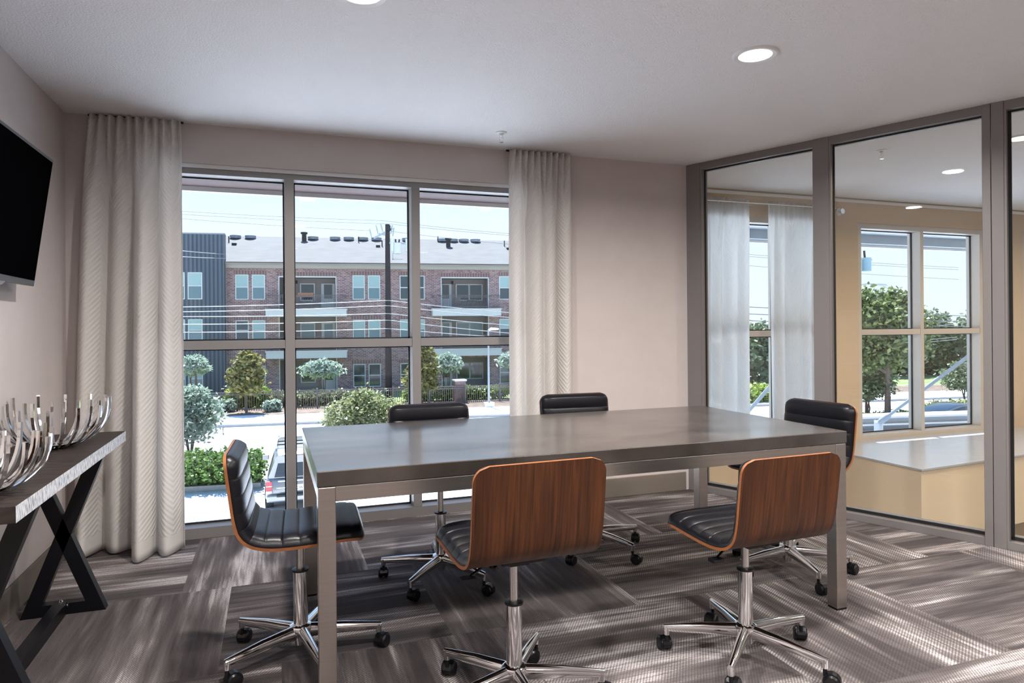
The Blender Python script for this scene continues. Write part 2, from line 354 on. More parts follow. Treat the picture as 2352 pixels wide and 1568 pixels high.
# ledge slab running under the windows
led = MB().prism([(4.755, 3.877), (5.515, 3.945), (14.4, 4.82), (14.4, Y2), (4.755, Y2)][::1], .105, .12)
S(led.build('window_ledge', mat('white_stone_top', (.46, .48, .53), .22, noise=.02, nscale=4)))
S(MB().prism([(4.765, 3.890), (5.515, 3.957), (14.4, 4.83), (14.4, Y2), (4.765, Y2)], -.47, .104).build('ledge_box', mat('warm_bulkhead_paint', (.78, .64, .47), .7)))
S(MB().box((3.0, YB, -3.5), (14.5, Y2, -3.4)).build('floor_lower', mat('pale_tile', (.5, .5, .5), .3)))
S(MB().prism([pp(-.2, .06), pp(tB, .06), pp(tB, -.05), pp(-.2, -.05)][::-1], -3.4, -.34).build('wall_lower', mat('pale_wall', (.6, .6, .6), .7)))
dr = struct('door_1')
MB().box((5.6, Y2 - .03, -3.4), (5.66, Y2 + .0, -.5)).box((5.9, Y2 - .03, -3.4), (6.0, Y2, -.5)).box((7.1, Y2 - .03, -3.4), (7.2, Y2, -.5)).box((5.6, Y2 - .03, -1.1), (7.2, Y2, -1.02)).build('door_frame', gasket_m, dr)

# ================================================================== LAMPS / CEILING FITTINGS
def disc_light(x, y, z, w_, col, r):
    l = bpy.data.lights.new('lamp_light', 'AREA'); l.shape = 'DISK'; l.size = 2 * r; l.energy = w_; l.color = col; l.spread = R(165)
    o = bpy.data.objects.new('lamp_light', l); COL.objects.link(o); o.location = (x, y, z); return o
lens_m = emis('lamp_lens', (1.0, .97, .93), 3.0); lens2_m = emis('lamp_lens_warm', (1.0, .88, .70), 3.0)
def downlight(x, y, label, power, col, lm):
    t_ = thing('ceiling_light', label, 'ceiling light', (x, y, H), 0, 'recessed ceiling lights')
    MB().lathe([(.102, 0), (.100, -.006), (.092, -.010), (.074, -.006), (.072, 0)], n=48).build('trim_ring', white_m, t_, smooth=True)
    MB().lathe([(.0725, -.0005), (.0725, -.004)], n=48).build('lens', lm, t_)
    l = disc_light(0, 0, -.014, power, col, .07); l.parent = t_; l.rotation_euler = (0, 0, 0)
LC = (1.0, .955, .915)
for (x, y, lab) in ((2.08, 2.515, 'round recessed ceiling light above the right part of the table'), (.315, 2.515, 'round recessed ceiling light at the top picture edge above the left part of the table'),
                    (.3, .75, 'unseen ceiling light added near the camera to light the room, left'), (2.1, .7, 'unseen ceiling light added near the camera to light the room, middle'), (3.7, .6, 'unseen ceiling light added near the camera to light the room, right'),
                    (.3, -1.6, 'unseen ceiling light added farthest back to light the room, left'), (2.3, -1.6, 'unseen ceiling light added farthest back to light the room, middle'), (4.2, -1.6, 'unseen ceiling light added farthest back to light the room, right')):
    downlight(x, y, lab, LAMP_W, LC, lens_m)  # lamps near and behind the camera are unseen, added to light the room
for (x, y, lab) in ((4.70, 3.08, 'round recessed ceiling light seen through the rightmost glass pane'), (6.6, 3.6, 'unseen ceiling light added to light the void, beyond the right edge'), (6.2, .8, 'unseen ceiling light added to light the void, near side'),
                    (8.8, 3.2, 'unseen ceiling light added to light the void, second row'), (8.8, 0.0, 'unseen ceiling light added to light the void, far side')):
    downlight(x, y, lab, LAMP_W * .6, (1.0, .83, .62), lens2_m)  # only the first is in view; the rest are added to light the void
def sprinkler(x, y, label, side=False):
    t_ = thing('sprinkler_head', label, 'sprinkler', (x, y, H), 0, 'pendent sprinkler heads')
    MB().lathe([(.036, 0), (.035, -.004), (.024, -.008), (.014, -.010), (.013, -.016)], n=32).build('escutcheon', white_m, t_, smooth=True)
    f = MB().lathe([(.009, -.012), (.009, -.022), (.006, -.024)], n=16)
    for sx in (-1, 1): f.tube([(sx*.006, 0, -.022), (sx*.012, 0, -.034), (sx*.010, 0, -.048), (sx*.002, 0, -.060)], .0022, 6)
    f.cyl((0, 0, -.024), (0, 0, -.056), .0022, n=8).build('frame', chrome_m, t_, smooth=True)
    MB().lathe([(.013, -.060), (.013, -.062), (.004, -.063)], n=18).build('deflector', chrome_m, t_)
sprinkler(1.37, 4.03, 'small white sprinkler head on the ceiling by the window wall')
sprinkler(4.07, 3.61, 'small white sprinkler head seen through the middle glass pane')
t_ = thing('sprinkler_head', 'small chrome sidewall sprinkler on the warm wall behind the glass', 'sprinkler', (5.16, Y2, 2.343), 0)
MB().cyl((0, 0, 0), (0, -.006, 0), .035, n=24).build('escutcheon', white_m, t_, smooth=True)
MB().cyl((0, -.006, 0), (0, -.045, 0), .012, n=14).cyl((0, -.045, 0), (0, -.05, 0), .026, n=16).build('frame', chrome_m, t_, smooth=True)

# ================================================================== CONFERENCE TABLE
TX0, TY0, TW, TD, TZ, TT = .1313, 2.289, 2.2455, 1.062, .784, .052
tt = thing('conference_table', 'long rectangular conference table with dark metallic top and brushed steel legs', 'table', (TX0, TY0, 0), R(.26))
def top_material():
    M = mat('zinc_table_top', (.045, .036, .031), .26, noise=.6, nscale=2.6, bump=.07, bscale=7, spec=.9, coat=.45, stretch=(1, 2.6, 1))
    return M
MB().box((0, 0, TZ - TT), (TW, TD, TZ)).build('tabletop', top_material(), tt, bevel=.003)
Lw = .057; q0 = .003
for (x, y) in ((q0, q0), (TW - Lw - q0, q0), (q0, TD - Lw - q0), (TW - Lw - q0, TD - Lw - q0)):
    lg = MB().box((x, y, .008), (x + Lw, y + Lw, TZ - TT - .002)).build('leg', steel_m, tt, bevel=.0025)
    MB().box((x + .002, y + .002, 0), (x + Lw - .002, y + Lw - .002, .009)).build('foot_pad', plast_m, lg)
az0, az1 = TZ - TT - .052, TZ - TT - .002
for a, b in (((Lw + q0, q0 + .002), (TW - Lw - q0, q0 + .03)), ((Lw + q0, TD - .03 - q0), (TW - Lw - q0, TD - q0 - .002)), ((q0 + .002, Lw + q0), (q0 + .03, TD - Lw - q0)), ((TW - .03 - q0, Lw + q0), (TW - q0 - .002, TD - Lw - q0))):
    MB().box((a[0], a[1], az0), (b[0], b[1], az1)).build('rail', steel_m, tt, bevel=.0015)

# ================================================================== OFFICE CHAIRS
CW = .436
def resample(P, n):
    P = [np.array(p, float) for p in P]; d = [0]
    # Catmull-Rom smoothing then even resample
    Q = []
    for i in range(len(P) - 1):
        p0 = P[max(i-1, 0)]; p1 = P[i]; p2 = P[i+1]; p3 = P[min(i+2, len(P)-1)]
        for k in range(12):
            u = k / 12; Q.append(.5*((2*p1) + (-p0+p2)*u + (2*p0-5*p1+4*p2-p3)*u*u + (-p0+3*p1-3*p2+p3)*u**3))
    Q.append(P[-1]); Q = np.array(Q); s_ = np.r_[0, np.cumsum(np.linalg.norm(np.diff(Q, axis=0), axis=1))]
    t = np.linspace(0, s_[-1], n); return np.c_[np.interp(t, s_, Q[:, 0]), np.interp(t, s_, Q[:, 1])], t
# outer line of the bent shell in (y, z): from the top of the back down and forward to the seat front
PROF = [(-.250, .838), (-.240, .76), (-.230, .68), (-.220, .61), (-.203, .556), (-.165, .520), (-.11, .503), (-.04, .499), (.04, .502), (.12, .508), (.18, .510), (.225, .500)]
def shell_mesh(n=64, off0=0.0, thick=.014, inset=0.0, r0=.05, r1=.06, fn=None, nu=14, s_in=0.0):
    P, t = resample(PROF, n); L_ = t[-1]
    T = np.gradient(P, axis=0); T /= np.linalg.norm(T, axis=1)[:, None]
    Nn = np.c_[-T[:, 1], T[:, 0]]          # points to the sitter's side
    Nn *= np.sign(Nn[n//2, 1])
    keep = [i for i in range(n) if t[i] >= s_in and t[i] <= L_ - s_in]
    us = np.sin(np.linspace(-math.pi/2, math.pi/2, nu)); us = np.linspace(-1, 1, nu) * .35 + us * .65
    top, bot = [], []
    for i in keep:
        d0 = t[i] - s_in; d1 = L_ - s_in - t[i]; hw = CW/2 - inset
        for d, r in ((d0, r0), (d1, r1)):
            if d < r: hw -= r - math.sqrt(max(r*r - (r - d)**2, 0))
        for u in us:
            th = thick if fn is None else fn(t[i], L_, u, d0, d1)
            a = P[i] + Nn[i] * off0; b = a + Nn[i] * th
            bot.append((hw * u, a[0], a[1])); top.append((hw * u, b[0], b[1]))
    m_ = len(keep); q = MB(); N_ = m_ * nu
    fs = []
    for i in range(m_ - 1):
        for k in range(nu - 1):
            a = i*nu + k; fs.append((a, a+1, a+nu+1, a+nu)); fs.append((N_+a, N_+a+nu, N_+a+nu+1, N_+a+1))
    fb = len(fs)
    ring = [k for k in range(nu)] + [i*nu + nu - 1 for i in range(1, m_)] + [(m_-1)*nu + k for k in range(nu-2, -1, -1)] + [i*nu for i in range(m_-2, 0, -1)]
    for j in range(len(ring)): a, b = ring[j], ring[(j+1) % len(ring)]; fs.append((a, N_+a, N_+b, b))
    q.add(bot + top, fs); q.mi = [0] * fb + [1] * (len(fs) - fb)
    return q
def pad_fn(s_, L_, u, d0, d1):
    e = max(0., 1 - abs(u)**7) ** .5
    k0 = .085; seg = .0605
    if s_ < k0: ph = s_ / k0; rib = (max(math.sin(math.pi * min(max(ph, 0), 1)), 0)) ** .4
    else: rib = abs(math.sin(math.pi * (s_ - k0) / seg)) ** .2
    ends = min(1, min(d0, d1) / .022); ends = ends ** .5 if ends > 0 else 0
    return .004 + (.027 + .009 * rib) * e * ends
SEATS = {}
def make_chair(label, x, y, th, dz, phase, casters=None):
    t_ = thing('office_chair', label, 'chair', (x, y, 0), th - math.pi/2, 'office chairs around the conference table')
    if 'shell' not in SEATS:
        a = shell_mesh(n=72, thick=.0100).build('seat_shell', [wood_m, woodedge_m], t_, smooth=True, angle=50)
        b = shell_mesh(n=260, off0=.0103, inset=.004, r0=.046, r1=.055, fn=pad_fn, nu=22, s_in=.0025)
        b.mi = [0] * len(b.mi); b = b.build('seat_pad', leather_m, t_, smooth=True, angle=60)
        SEATS['shell'], SEATS['pad'] = a.data, b.data
    else:
        for n_, k in (('seat_shell', 'shell'), ('seat_pad', 'pad')):
            o = bpy.data.objects.new(n_, SEATS[k]); COL.objects.link(o); o.parent = t_
    for o in t_.children: o.location.z = dz
    z1 = .499 + dz
    MB().box((-.075, -.10, z1 - .014), (.075, .07, z1 + .004)).box((-.035, -.06, z1 - .034), (.035, .05, z1 - .014)).build('mounting_plate', plast_m, t_, bevel=.004)
    MB().tube([(-.03, -.01, z1 - .024), (-.12, -.03, z1 - .03), (-.165, -.05, z1 - .045)], [.005, .005, .005], 8).box((-.20, -.075, z1 - .058), (-.155, -.040, z1 - .046)).build('height_lever', plast_m, t_, smooth=True)
    MB().cyl((0, 0, .30), (0, 0, z1 - .03), .0145, n=24).build('gas_piston', steelpipe_m, t_, smooth=True)
    MB().lathe([(.0265, .09), (.0265, .332)], n=32).build('column_sleeve', chrome_m, t_, smooth=True)
    MB().lathe([(.022, .329), (.031, .333), (.031, .340), (.016, .342)], n=32).build('sleeve_cap', plast_m, t_, smooth=True)
    MB().lathe([(.018, .052), (.022, .056), (.026, .085), (.040, .100), (.044, .118), (.040, .128), (.029, .134)], n=32).build('hub', chrome_m, t_, smooth=True)
    for k in range(5):
        a = phase + k * 2*math.pi/5 - (th - math.pi/2)
        d = Vector((math.cos(a), math.sin(a), 0)); e = Vector((-d.y, d.x, 0))
        g = MB().tube([d*.030 + Vector((0, 0, .105)), d*.16 + Vector((0, 0, .1015)), d*.300 + Vector((0, 0, .092))], [.021, .0175, .0115], 14, flat=1.25)
        g.tube([d*.291 + Vector((0, 0, .098)), d*.291 + Vector((0, 0, .068))], [.0125, .0115], 14)
        lg = g.build('leg', chrome_m, t_, smooth=True, angle=40)
        # twin wheel caster on a swivel
        sw = a + (casters[k] if casters else (0.9, 2.4, -1.2, 3.0, .3)[k]); f = Vector((math.cos(sw), math.sin(sw), 0)); s_ = Vector((-f.y, f.x, 0))
        cpos = d*.291; wc = cpos + f*.022 + Vector((0, 0, .0265)); cq = MB()
        cq.cyl(cpos + Vector((0, 0, .040)), cpos + Vector((0, 0, .072)), .007, n=10)
        for sg in (-1, 1):
            p_ = wc + s_*sg*.0045; q_ = wc + s_*sg*.024
            cq.tube([p_, wc + s_*sg*.008, wc + s_*sg*.019, q_, wc + s_*sg*.0245], [.0235, .0265, .0265, .021, .008], 24)
        # hood over the wheels
        hood = []
        for j in range(9):
            an = -.5 + j * (math.pi + .9) / 8; hood.append(wc + f*math.cos(an)*.0285 + Vector((0, 0, math.sin(an)*.0285)))
        for j in range(8): cq.bar(hood[j], hood[j+1], .030, .003, up=tuple((hood[j] + hood[j+1]) / 2 - wc))
        cq.bar(cpos + Vector((0, 0, .045)), wc + Vector((0, 0, .004)), .010, .02, up=tuple(s_))
        cq.build('caster', plast_m, lg, smooth=True, angle=40)
    return t_
steelpipe_m = mat('satin_steel_pipe', (.62, .60, .58), .22, metal=1)
make_chair('black padded office chair with wood back at the left end of the table', .091, 2.691, R(-2.3), -.019, R(-6))
make_chair('office chair in the near centre, its wide walnut back turned to the viewer', .749, 2.114, R(91.8), .010, R(-18))
make_chair('walnut backed office chair at the near right corner of the table', 1.669, 2.098, R(91.9), -.036, R(6))
make_chair('black padded office chair across the table in front of the window', .778, 3.276, R(-89.7), .014, R(12))
make_chair('black padded office chair across the table in front of the bare wall', 1.674, 3.414, R(-92.6), .018, R(4))
make_chair('black padded office chair at the right end of the table by the glass partition', 2.469, 2.77, R(185.9), .014, R(-33))

# ================================================================== CONSOLE TABLE
ct = thing('console_table', 'narrow dark wood console table on black X-shaped metal legs along the left wall', 'console table', (0, 0, 0))
CX0, CX1, CY0, CY1, CZ = -1.075, -.70, 2.30, 3.83, .75
def darkwood():
    M = bpy.data.materials.new('ribbed_dark_wood'); M.use_nodes = True; t = M.node_tree; b = t.nodes['Principled BSDF']
    tc = t.nodes.new('ShaderNodeTexCoord'); mp = t.nodes.new('ShaderNodeMapping'); mp.inputs['Scale'].default_value = (1.6, 14, 3)
    n = t.nodes.new('ShaderNodeTexNoise'); n.inputs['Scale'].default_value = 4; n.inputs['Detail'].default_value = 5; n.inputs['Distortion'].default_value = 1.2
    t.links.new(tc.outputs['Object'], mp.inputs[0]); t.links.new(mp.outputs[0], n.inputs['Vector'])
    cr = t.nodes.new('ShaderNodeValToRGB'); cr.color_ramp.elements[0].position = .3; cr.color_ramp.elements[0].color = (.010, .007, .006, 1)
    cr.color_ramp.elements[1].position = .75; cr.color_ramp.elements[1].color = (.050, .036, .030, 1)
    t.links.new(n.outputs['Fac'], cr.inputs[0]); t.links.new(cr.outputs[0], b.inputs['Base Color'])
    bp = t.nodes.new('ShaderNodeBump'); bp.inputs['Strength'].default_value = .6; bp.inputs['Distance'].default_value = .006
    t.links.new(n.outputs['Fac'], bp.inputs['Height']); t.links.new(bp.outputs[0], b.inputs['Normal']); sset(b, Roughness=.5); b.inputs['Specular IOR Level'].default_value = .3; return M
def sawnedge():
    M = bpy.data.materials.new('whitewashed_edge'); M.use_nodes = True; t = M.node_tree; b = t.nodes['Principled BSDF']
    tc = t.nodes.new('ShaderNodeTexCoord'); mp = t.nodes.new('ShaderNodeMapping'); mp.inputs['Scale'].default_value = (1, 90, 22)
    n = t.nodes.new('ShaderNodeTexNoise'); n.inputs['Scale'].default_value = 1.6; n.inputs['Detail'].default_value = 3
    t.links.new(tc.outputs['Object'], mp.inputs[0]); t.links.new(mp.outputs[0], n.inputs['Vector'])
    cr = t.nodes.new('ShaderNodeValToRGB'); cr.color_ramp.elements[0].position = .36; cr.color_ramp.elements[0].color = (.13, .13, .14, 1)
    cr.color_ramp.elements[1].position = .55; cr.color_ramp.elements[1].color = (.52, .53, .56, 1)
    t.links.new(n.outputs['Fac'], cr.inputs[0]); t.links.new(cr.outputs[0], b.inputs['Base Color']); sset(b, Roughness=.6); return M
dw = darkwood(); se = sawnedge()
q = MB().box((CX0, CY0, CZ - .05), (CX1, CY1, CZ)); q.mi = [0, 0, 0, 1, 0, 0]
q.build('tabletop', [dw, se], ct, bevel=.0015)
def xframe(y0, y1):
    zt = CZ - .051; w_ = .058; xl, xr = -1.045, -.718; zb = 0
    q = MB()
    for a, b in ((xl, xr), (xr, xl)):
        sx = 1 if b > a else -1
        q.ext([(a, zb), (a + sx*w_*1.05, zb), (b, zt), (b - sx*w_*1.05, zt)] if sx > 0 else [(a - w_*1.05, zb), (a, zb), (b + w_*1.05, zt), (b, zt)], 'y', y0, y1)
    q.box((xl + .045, y0 + .001, 0), (xr - .045, y1 - .001, .05)).box((xl, y0, zt - .002), (xr, y1, zt + .001))
    return q
xframe(3.465, 3.515).build('x_leg', blackpaint_m, ct, bevel=.001)
xframe(2.56, 2.61).build('x_leg', blackpaint_m, ct, bevel=.001)
st = MB().box((-.915, 2.61, .012), (-.865, 3.465, .062)).build('stretcher', blackpaint_m, ct, bevel=.002)
MB().cyl((-.862, 3.44, .05), (-.856, 3.44, .05), .008, n=12).sphere((-.888, 3.452, .062), .010).build('bolt', chrome_m, st)

def bowl(label, x, y, scale, n_, rot):
    t_ = thing('prong_bowl', label, 'decorative bowl', (x, y, CZ), rot, 'chrome prong bowls on the console')
    MB().tube([(math.cos(a)*.045*scale, math.sin(a)*.045*scale, .006) for a in [2*math.pi*k/24 for k in range(25)]], .005, 8).lathe([(.046*scale, .002), (.046*scale, .006)], n=24).build('base_ring', chrome_m, t_, smooth=True)
    for k in range(n_):
        a = 2*math.pi*k/n_; pts = []; rad = []
        prof = [(.03, .006), (.07, .008), (.11, .022), (.145, .05), (.17, .09), (.183, .135), (.186, .185)]
        long = 1.0 if k % 2 == 0 else .86
        P, tt_ = resample([(r*scale, z*scale*(long if z > .06 else 1)) for r, z in prof], 12)
        q = MB()
        path = [(math.cos(a)*p[0], math.sin(a)*p[0], p[1] + .003) for p in P]
        q.tube(path, [.0085]*12, 4)
        q.build('prong', chrome_m, t_, bevel=.001)
    return t_
bowl('open bowl of curved chrome prongs at the far end of the console', -.895, 3.40, 1.13, 25, .1)
bowl('open bowl of curved chrome prongs at the near end of the console', -.865, 2.50, 1.05, 24, .2)

# ================================================================== TELEVISION
tv = thing('television', 'black flat screen television tilted down on the left wall', 'television', (-1.009, 3.563, 1.453), 0)
tl = math.atan2(.079, .572); hT = .578
q0_ = bpy.data.objects.new('tv_body', None)
TVM = Matrix.Rotation(tl, 4, 'Y')
def tvb(a, b, name, m_, bev=.002):
    o = MB().box(a, b).build(name, m_, tv, bevel=bev); o.rotation_euler = (0, tl, 0); return o
bz = mat('dark_grey_bezel', (.09, .095, .11), .3, metal=.5)
tvb((-.045, -1.04, 0), (0, 0, hT), 'housing', bz, .004)
tvb((.0, -1.026, .026), (.0012, -.010, hT - .014), 'screen', mat('black_screen', (.0015, .0015, .002), .25, spec=.0), 0)
o = MB().ext([(-.66, -.016), (-.38, -.016), (-.34, .001), (-.70, .001)], 'x', -.03, .002).build('logo_lip', mat('grey_lip', (.25, .27, .32), .2, metal=.4), tv, bevel=.002); o.rotation_euler = (0, tl, 0)
MB().box((-.075, -.62, .2), (-.04, -.42, .4)).build('wall_bracket', plast_m, tv)

# ================================================================== CURTAINS
def curtain_material(name, col, tr, sheer=0.0):
    M = bpy.data.materials.new(name); M.use_nodes = True; t = M.node_tree; b = t.nodes['Principled BSDF']; N = t.nodes.new; Lk = t.links.new
    uv = N('ShaderNodeUVMap'); sp = N('ShaderNodeSeparateXYZ'); Lk(uv.outputs[0], sp.inputs[0])
    def mt(op, a, v=None, b_=None):
        n = N('ShaderNodeMath'); n.operation = op; Lk(a, n.inputs[0])
        if b_ is not None: Lk(b_, n.inputs[1])
        elif v is not None: n.inputs[1].default_value = v
        return n.outputs[0]
    u = mt('DIVIDE', sp.outputs[0], .26); tri = mt('ABSOLUTE', mt('SUBTRACT', mt('FRACT', u), .5))
    ph = mt('ADD', sp.outputs[1], b_=mt('MULTIPLY', tri, .30))
    wv = mt('SINE', mt('MULTIPLY', ph, 2*math.pi/.030))
    nz = N('ShaderNodeTexNoise'); nz.inputs['Scale'].default_value = 60; Lk(uv.outputs[0], nz.inputs['Vector'])
    hgt = mt('ADD', mt('MULTIPLY', wv, .5), b_=mt('MULTIPLY', nz.outputs['Fac'], .5))
    # plain hem at the bottom
    hem = N('ShaderNodeMapRange'); Lk(sp.outputs[1], hem.inputs[0]); hem.inputs[1].default_value = .10; hem.inputs[2].default_value = .105
    hgt = mt('MULTIPLY', hgt, b_=hem.outputs[0])
    bp = N('ShaderNodeBump'); bp.inputs['Strength'].default_value = .35; bp.inputs['Distance'].default_value = .006; Lk(hgt, bp.inputs['Height'])
    Lk(bp.outputs[0], b.inputs['Normal']); sset(b, Base_Color=(*col, 1), Roughness=.8); b.inputs['Specular IOR Level'].default_value = .2
    tl_ = N('ShaderNodeBsdfTranslucent'); tl_.inputs[0].default_value = (*col, 1); Lk(bp.outputs[0], tl_.inputs['Normal'])
    mx = N('ShaderNodeMixShader'); mx.inputs[0].default_value = tr; Lk(b.outputs[0], mx.inputs[1]); Lk(tl_.outputs[0], mx.inputs[2])
    ts = N('ShaderNodeBsdfTransparent'); m2 = N('ShaderNodeMixShader'); m2.inputs[0].default_value = sheer; Lk(mx.outputs[0], m2.inputs[1]); Lk(ts.outputs[0], m2.inputs[2])
    Lk(m2.outputs[0], t.nodes['Material Output'].inputs[0])
    return M
cur_m = curtain_material('cream_chevron_curtain', (.83, .80, .77), .42); cur2_m = curtain_material('sheer_cream_curtain', (.88, .87, .85), .8, .17)
def curtain(label, xt0, xt1, xb0, xb1, yt, ytop_amp, zt, zb, fold, yfun, m_, group, seed=1, amp=1.0, nU=220, nV=60):
    """fold: list of (u, amp) style waves; yfun(u, v): forward push of the cloth"""
    rng = random.Random(seed); V = []; UV = []
    ph = [rng.uniform(0, 6.28) for _ in range(4)]
    # u runs 0..1 along the cloth
    for j in range(nV + 1):
        v = j / nV; z = zt + (zb - zt) * v; arc = 0; prev = None
        e = min(1, v * 5) ; eb = v
        for i in range(nU + 1):
            u = i / nU
            x = (xt0 + (xt1 - xt0) * u) * (1 - eb ** .6) + (xb0 + (xb1 - xb0) * u) * eb ** .6
            wob = u + .02 * math.sin(3.1*u*2 + ph[0]) * e
            pleat = math.sin(2*math.pi*wob*fold*2.6 + ph[1]) * ytop_amp * (1 - e)
            fo = math.sin(2*math.pi*wob*fold + ph[2] + .5*math.sin(2.2*v)) * (.018 + .026*v) * e * amp + math.sin(2*math.pi*wob*fold*.52 + ph[3]) * .016 * e
            x += math.cos(2*math.pi*wob*fold + ph[2]) * .010 * e
            y = yt + pleat + fo - yfun(u, v)
            zz = z
            V.append((x, y, zz))
            UV.append((u * abs(xt1 - xt0) * 1.9, z - zb))
    F = [(j*(nU+1)+i, j*(nU+1)+i+1, (j+1)*(nU+1)+i+1, (j+1)*(nU+1)+i) for j in range(nV) for i in range(nU)]
    q = MB().add(V, F); o = q.build('curtain', m_, None, smooth=True, angle=180)
    uvl = o.data.uv_layers.new(name='UVMap'); idx = np.zeros(len(o.data.loops), dtype=np.int32); o.data.loops.foreach_get('vertex_index', idx)
    uvl.data.foreach_set('uv', np.array(UV, dtype=np.float32)[idx].ravel())
    s_ = o.modifiers.new('cloth_thickness', 'SOLIDIFY'); s_.thickness = .0015
    return tag(o, label, 'curtain', group)
def push_left(u, v):
    k = 1 / (1 + math.exp(-(u - .5) * 30)); return .03*v + k * (.02 + .17 * v ** 1.3) * (1 - .35 * max(0, u - .62) / .38)
curtain('floor length cream chevron curtain left of the window, in the room corner', -.962, -.497, -1.035, -.475, 4.36, .020, H - .012, .012, 3.9, push_left, cur_m, 'chevron curtains beside the window', 3, amp=1.45)
curtain('floor length cream chevron curtain right of the window', 1.535, 1.995, 1.50, 1.985, 4.35, .020, H - .012, .012, 3.9, lambda u, v: .02*v + .06*v*(1 - u), cur_m, 'chevron curtains beside the window', 8)
curtain('sheer curtain behind the glass partition, left of the narrow gap', 3.30, 4.05, 3.30, 4.045, 5.0, .008, 2.395, .14, 5, lambda u, v: 0, cur2_m, 'sheer curtains behind the glass', 11)
curtain('sheer curtain behind the glass partition, right of the narrow gap', 4.255, 4.99, 4.26, 4.99, 5.0, .008, 2.385, .14, 5, lambda u, v: 0, cur2_m, 'sheer curtains behind the glass', 21)
rod = thing('curtain_rod', 'thin metal curtain rod spanning the two sheer curtains behind the glass', 'curtain rod', (0, 0, 0))
MB().cyl((3.25, 4.995, 2.357), (5.05, 4.995, 2.357), .007, n=10).build('rod', chrome_m, rod, smooth=True)
MB().cyl((4.10, 4.995, 2.357), (4.10, Y2, 2.357), .006, n=8).cyl((4.10, Y2 - .005, 2.357), (4.10, Y2, 2.357), .02, n=16).build('bracket', chrome_m, rod, smooth=True)
MB().cyl((XL + .12, 4.40, H - .008), (-.49, 4.40, H - .008), .006, n=8).build('curtain_track', plast_m); tag(bpy.data.objects['curtain_track'], 'thin dark ceiling track of the left curtain', 'curtain track')
o = MB().cyl((1.53, 4.40, H - .008), (2.0, 4.40, H - .008), .006, n=8).build('curtain_track', plast_m); tag(o, 'thin dark ceiling track of the right curtain', 'curtain track')

# ================================================================== OUTSIDE
ZG = -3.9
conc_m = mat('pale_concrete', (.80, .81, .83), .9, noise=.06, nscale=.6)
asph_m = mat('sun_bleached_road', (.50, .505, .52), .9, noise=.05, nscale=.4)
curb_m = mat('curb_concrete', (.50, .49, .475), .9, noise=.08, nscale=2)
mulch_m = mat('mulch', (.17, .12, .09), .95, noise=.3, nscale=3); grass_m = mat('lawn', (.20, .26, .09), .95, noise=.3, nscale=4)
S(MB().box((-120, 4.6, ZG - .5), (200, 260, ZG)).build('ground', conc_m))
AS = R(-6.3); SL = lambda x, y: y - .11 * x      # street lines run slightly askew
def strip(name, y0, y1, z0, z1, m_, x0=-60, x1=120): return S(MB().prism([(x0, SL(x0, y0)), (x1, SL(x1, y0)), (x1, SL(x1, y1)), (x0, SL(x0, y1))], z0, z1).build(name, m_))
strip('road', 28.6, 38.4, ZG, ZG + .012, asph_m)
strip('curb_far', 38.4, 38.6, ZG, ZG + .15, curb_m); strip('sidewalk', 38.6, 42.3, ZG, ZG + .14, conc_m)
strip('planting_bed', 42.3, 46.2, ZG, ZG + .16, mulch_m); strip('lawn', 46.2, 56, ZG, ZG + .13, grass_m)
strip('curb_near', 23.5, 23.75, ZG, ZG + .15, curb_m, -30, -.42); strip('hedge_bed', 23.75, 28.6, ZG, ZG + .13, mulch_m, -30, -.42)
# canopy over the windows
brown_m = mat('brown_canopy_soffit', (.052, .021, .020), .6)
cp = thing('window_canopy', 'brown underside canopy with pale front edge above the big window', 'canopy', (0, 0, 0))
MB().box((-3.4, 4.60, 2.415), (2.85, 5.98, 2.47)).build('soffit', brown_m, cp)
MB().box((-3.4, 5.98, 2.378), (2.85, 6.03, 2.60)).build('fascia', mat('pale_grey_edge', (.55, .53, .53), .5), cp)
grey_m = mat('grey_blue_steel', (.34, .38, .42), .45)
cp = thing('window_canopy', 'grey steel canopy above the windows behind the glass partition', 'canopy', (0, 0, 0))
MB().box((3.0, 5.24, 2.46), (14.5, 6.13, 2.50)).box((3.0, 6.205, 2.46), (14.5, 6.9, 2.50)).build('soffit', mat('light_grey_soffit', (.55, .57, .6), .5), cp)
MB().box((3.0, 6.9, 2.34), (14.5, 7.0, 2.46)).build('beam', grey_m, cp)
MB().box((3.0, 7.0, 2.305), (14.5, 7.04, 2.50)).build('fascia', white_m, cp)
# low flat roof outside the right windows
lr = thing('entrance_roof', 'low flat roof with pale parapet just outside the windows on the right', 'roof', (0, 0, 0))
PL = lambda x, o=0: 7.83 - .2 * (x - 8.3) + o        # the parapet runs askew
def pq(o0, o1, z0, z1, n_, m_): MB().prism([(3.0, PL(3.0, o0)), (14.5, PL(14.5, o0)), (14.5, PL(14.5, o1)), (3.0, PL(3.0, o1))], z0, z1).build(n_, m_, lr)
MB().prism([(3.0, 5.24), (14.5, 5.24), (14.5, PL(14.5)), (3.0, PL(3.0))], -.62, -.40).build('membrane', mat('blue_grey_membrane', (.26, .32, .40), .35), lr)
pq(0, .3, -.9, -.165, 'parapet', mat('parapet_paint', (.34, .36, .39), .6))
pq(-.03, .33, -.165, -.135, 'coping', white_m); pq(-.05, 0, -.27, -.245, 'drip_edge', white_m); pq(-.30, 0, -.40, -.34, 'step', mat('step_paint', (.40, .45, .52), .5))
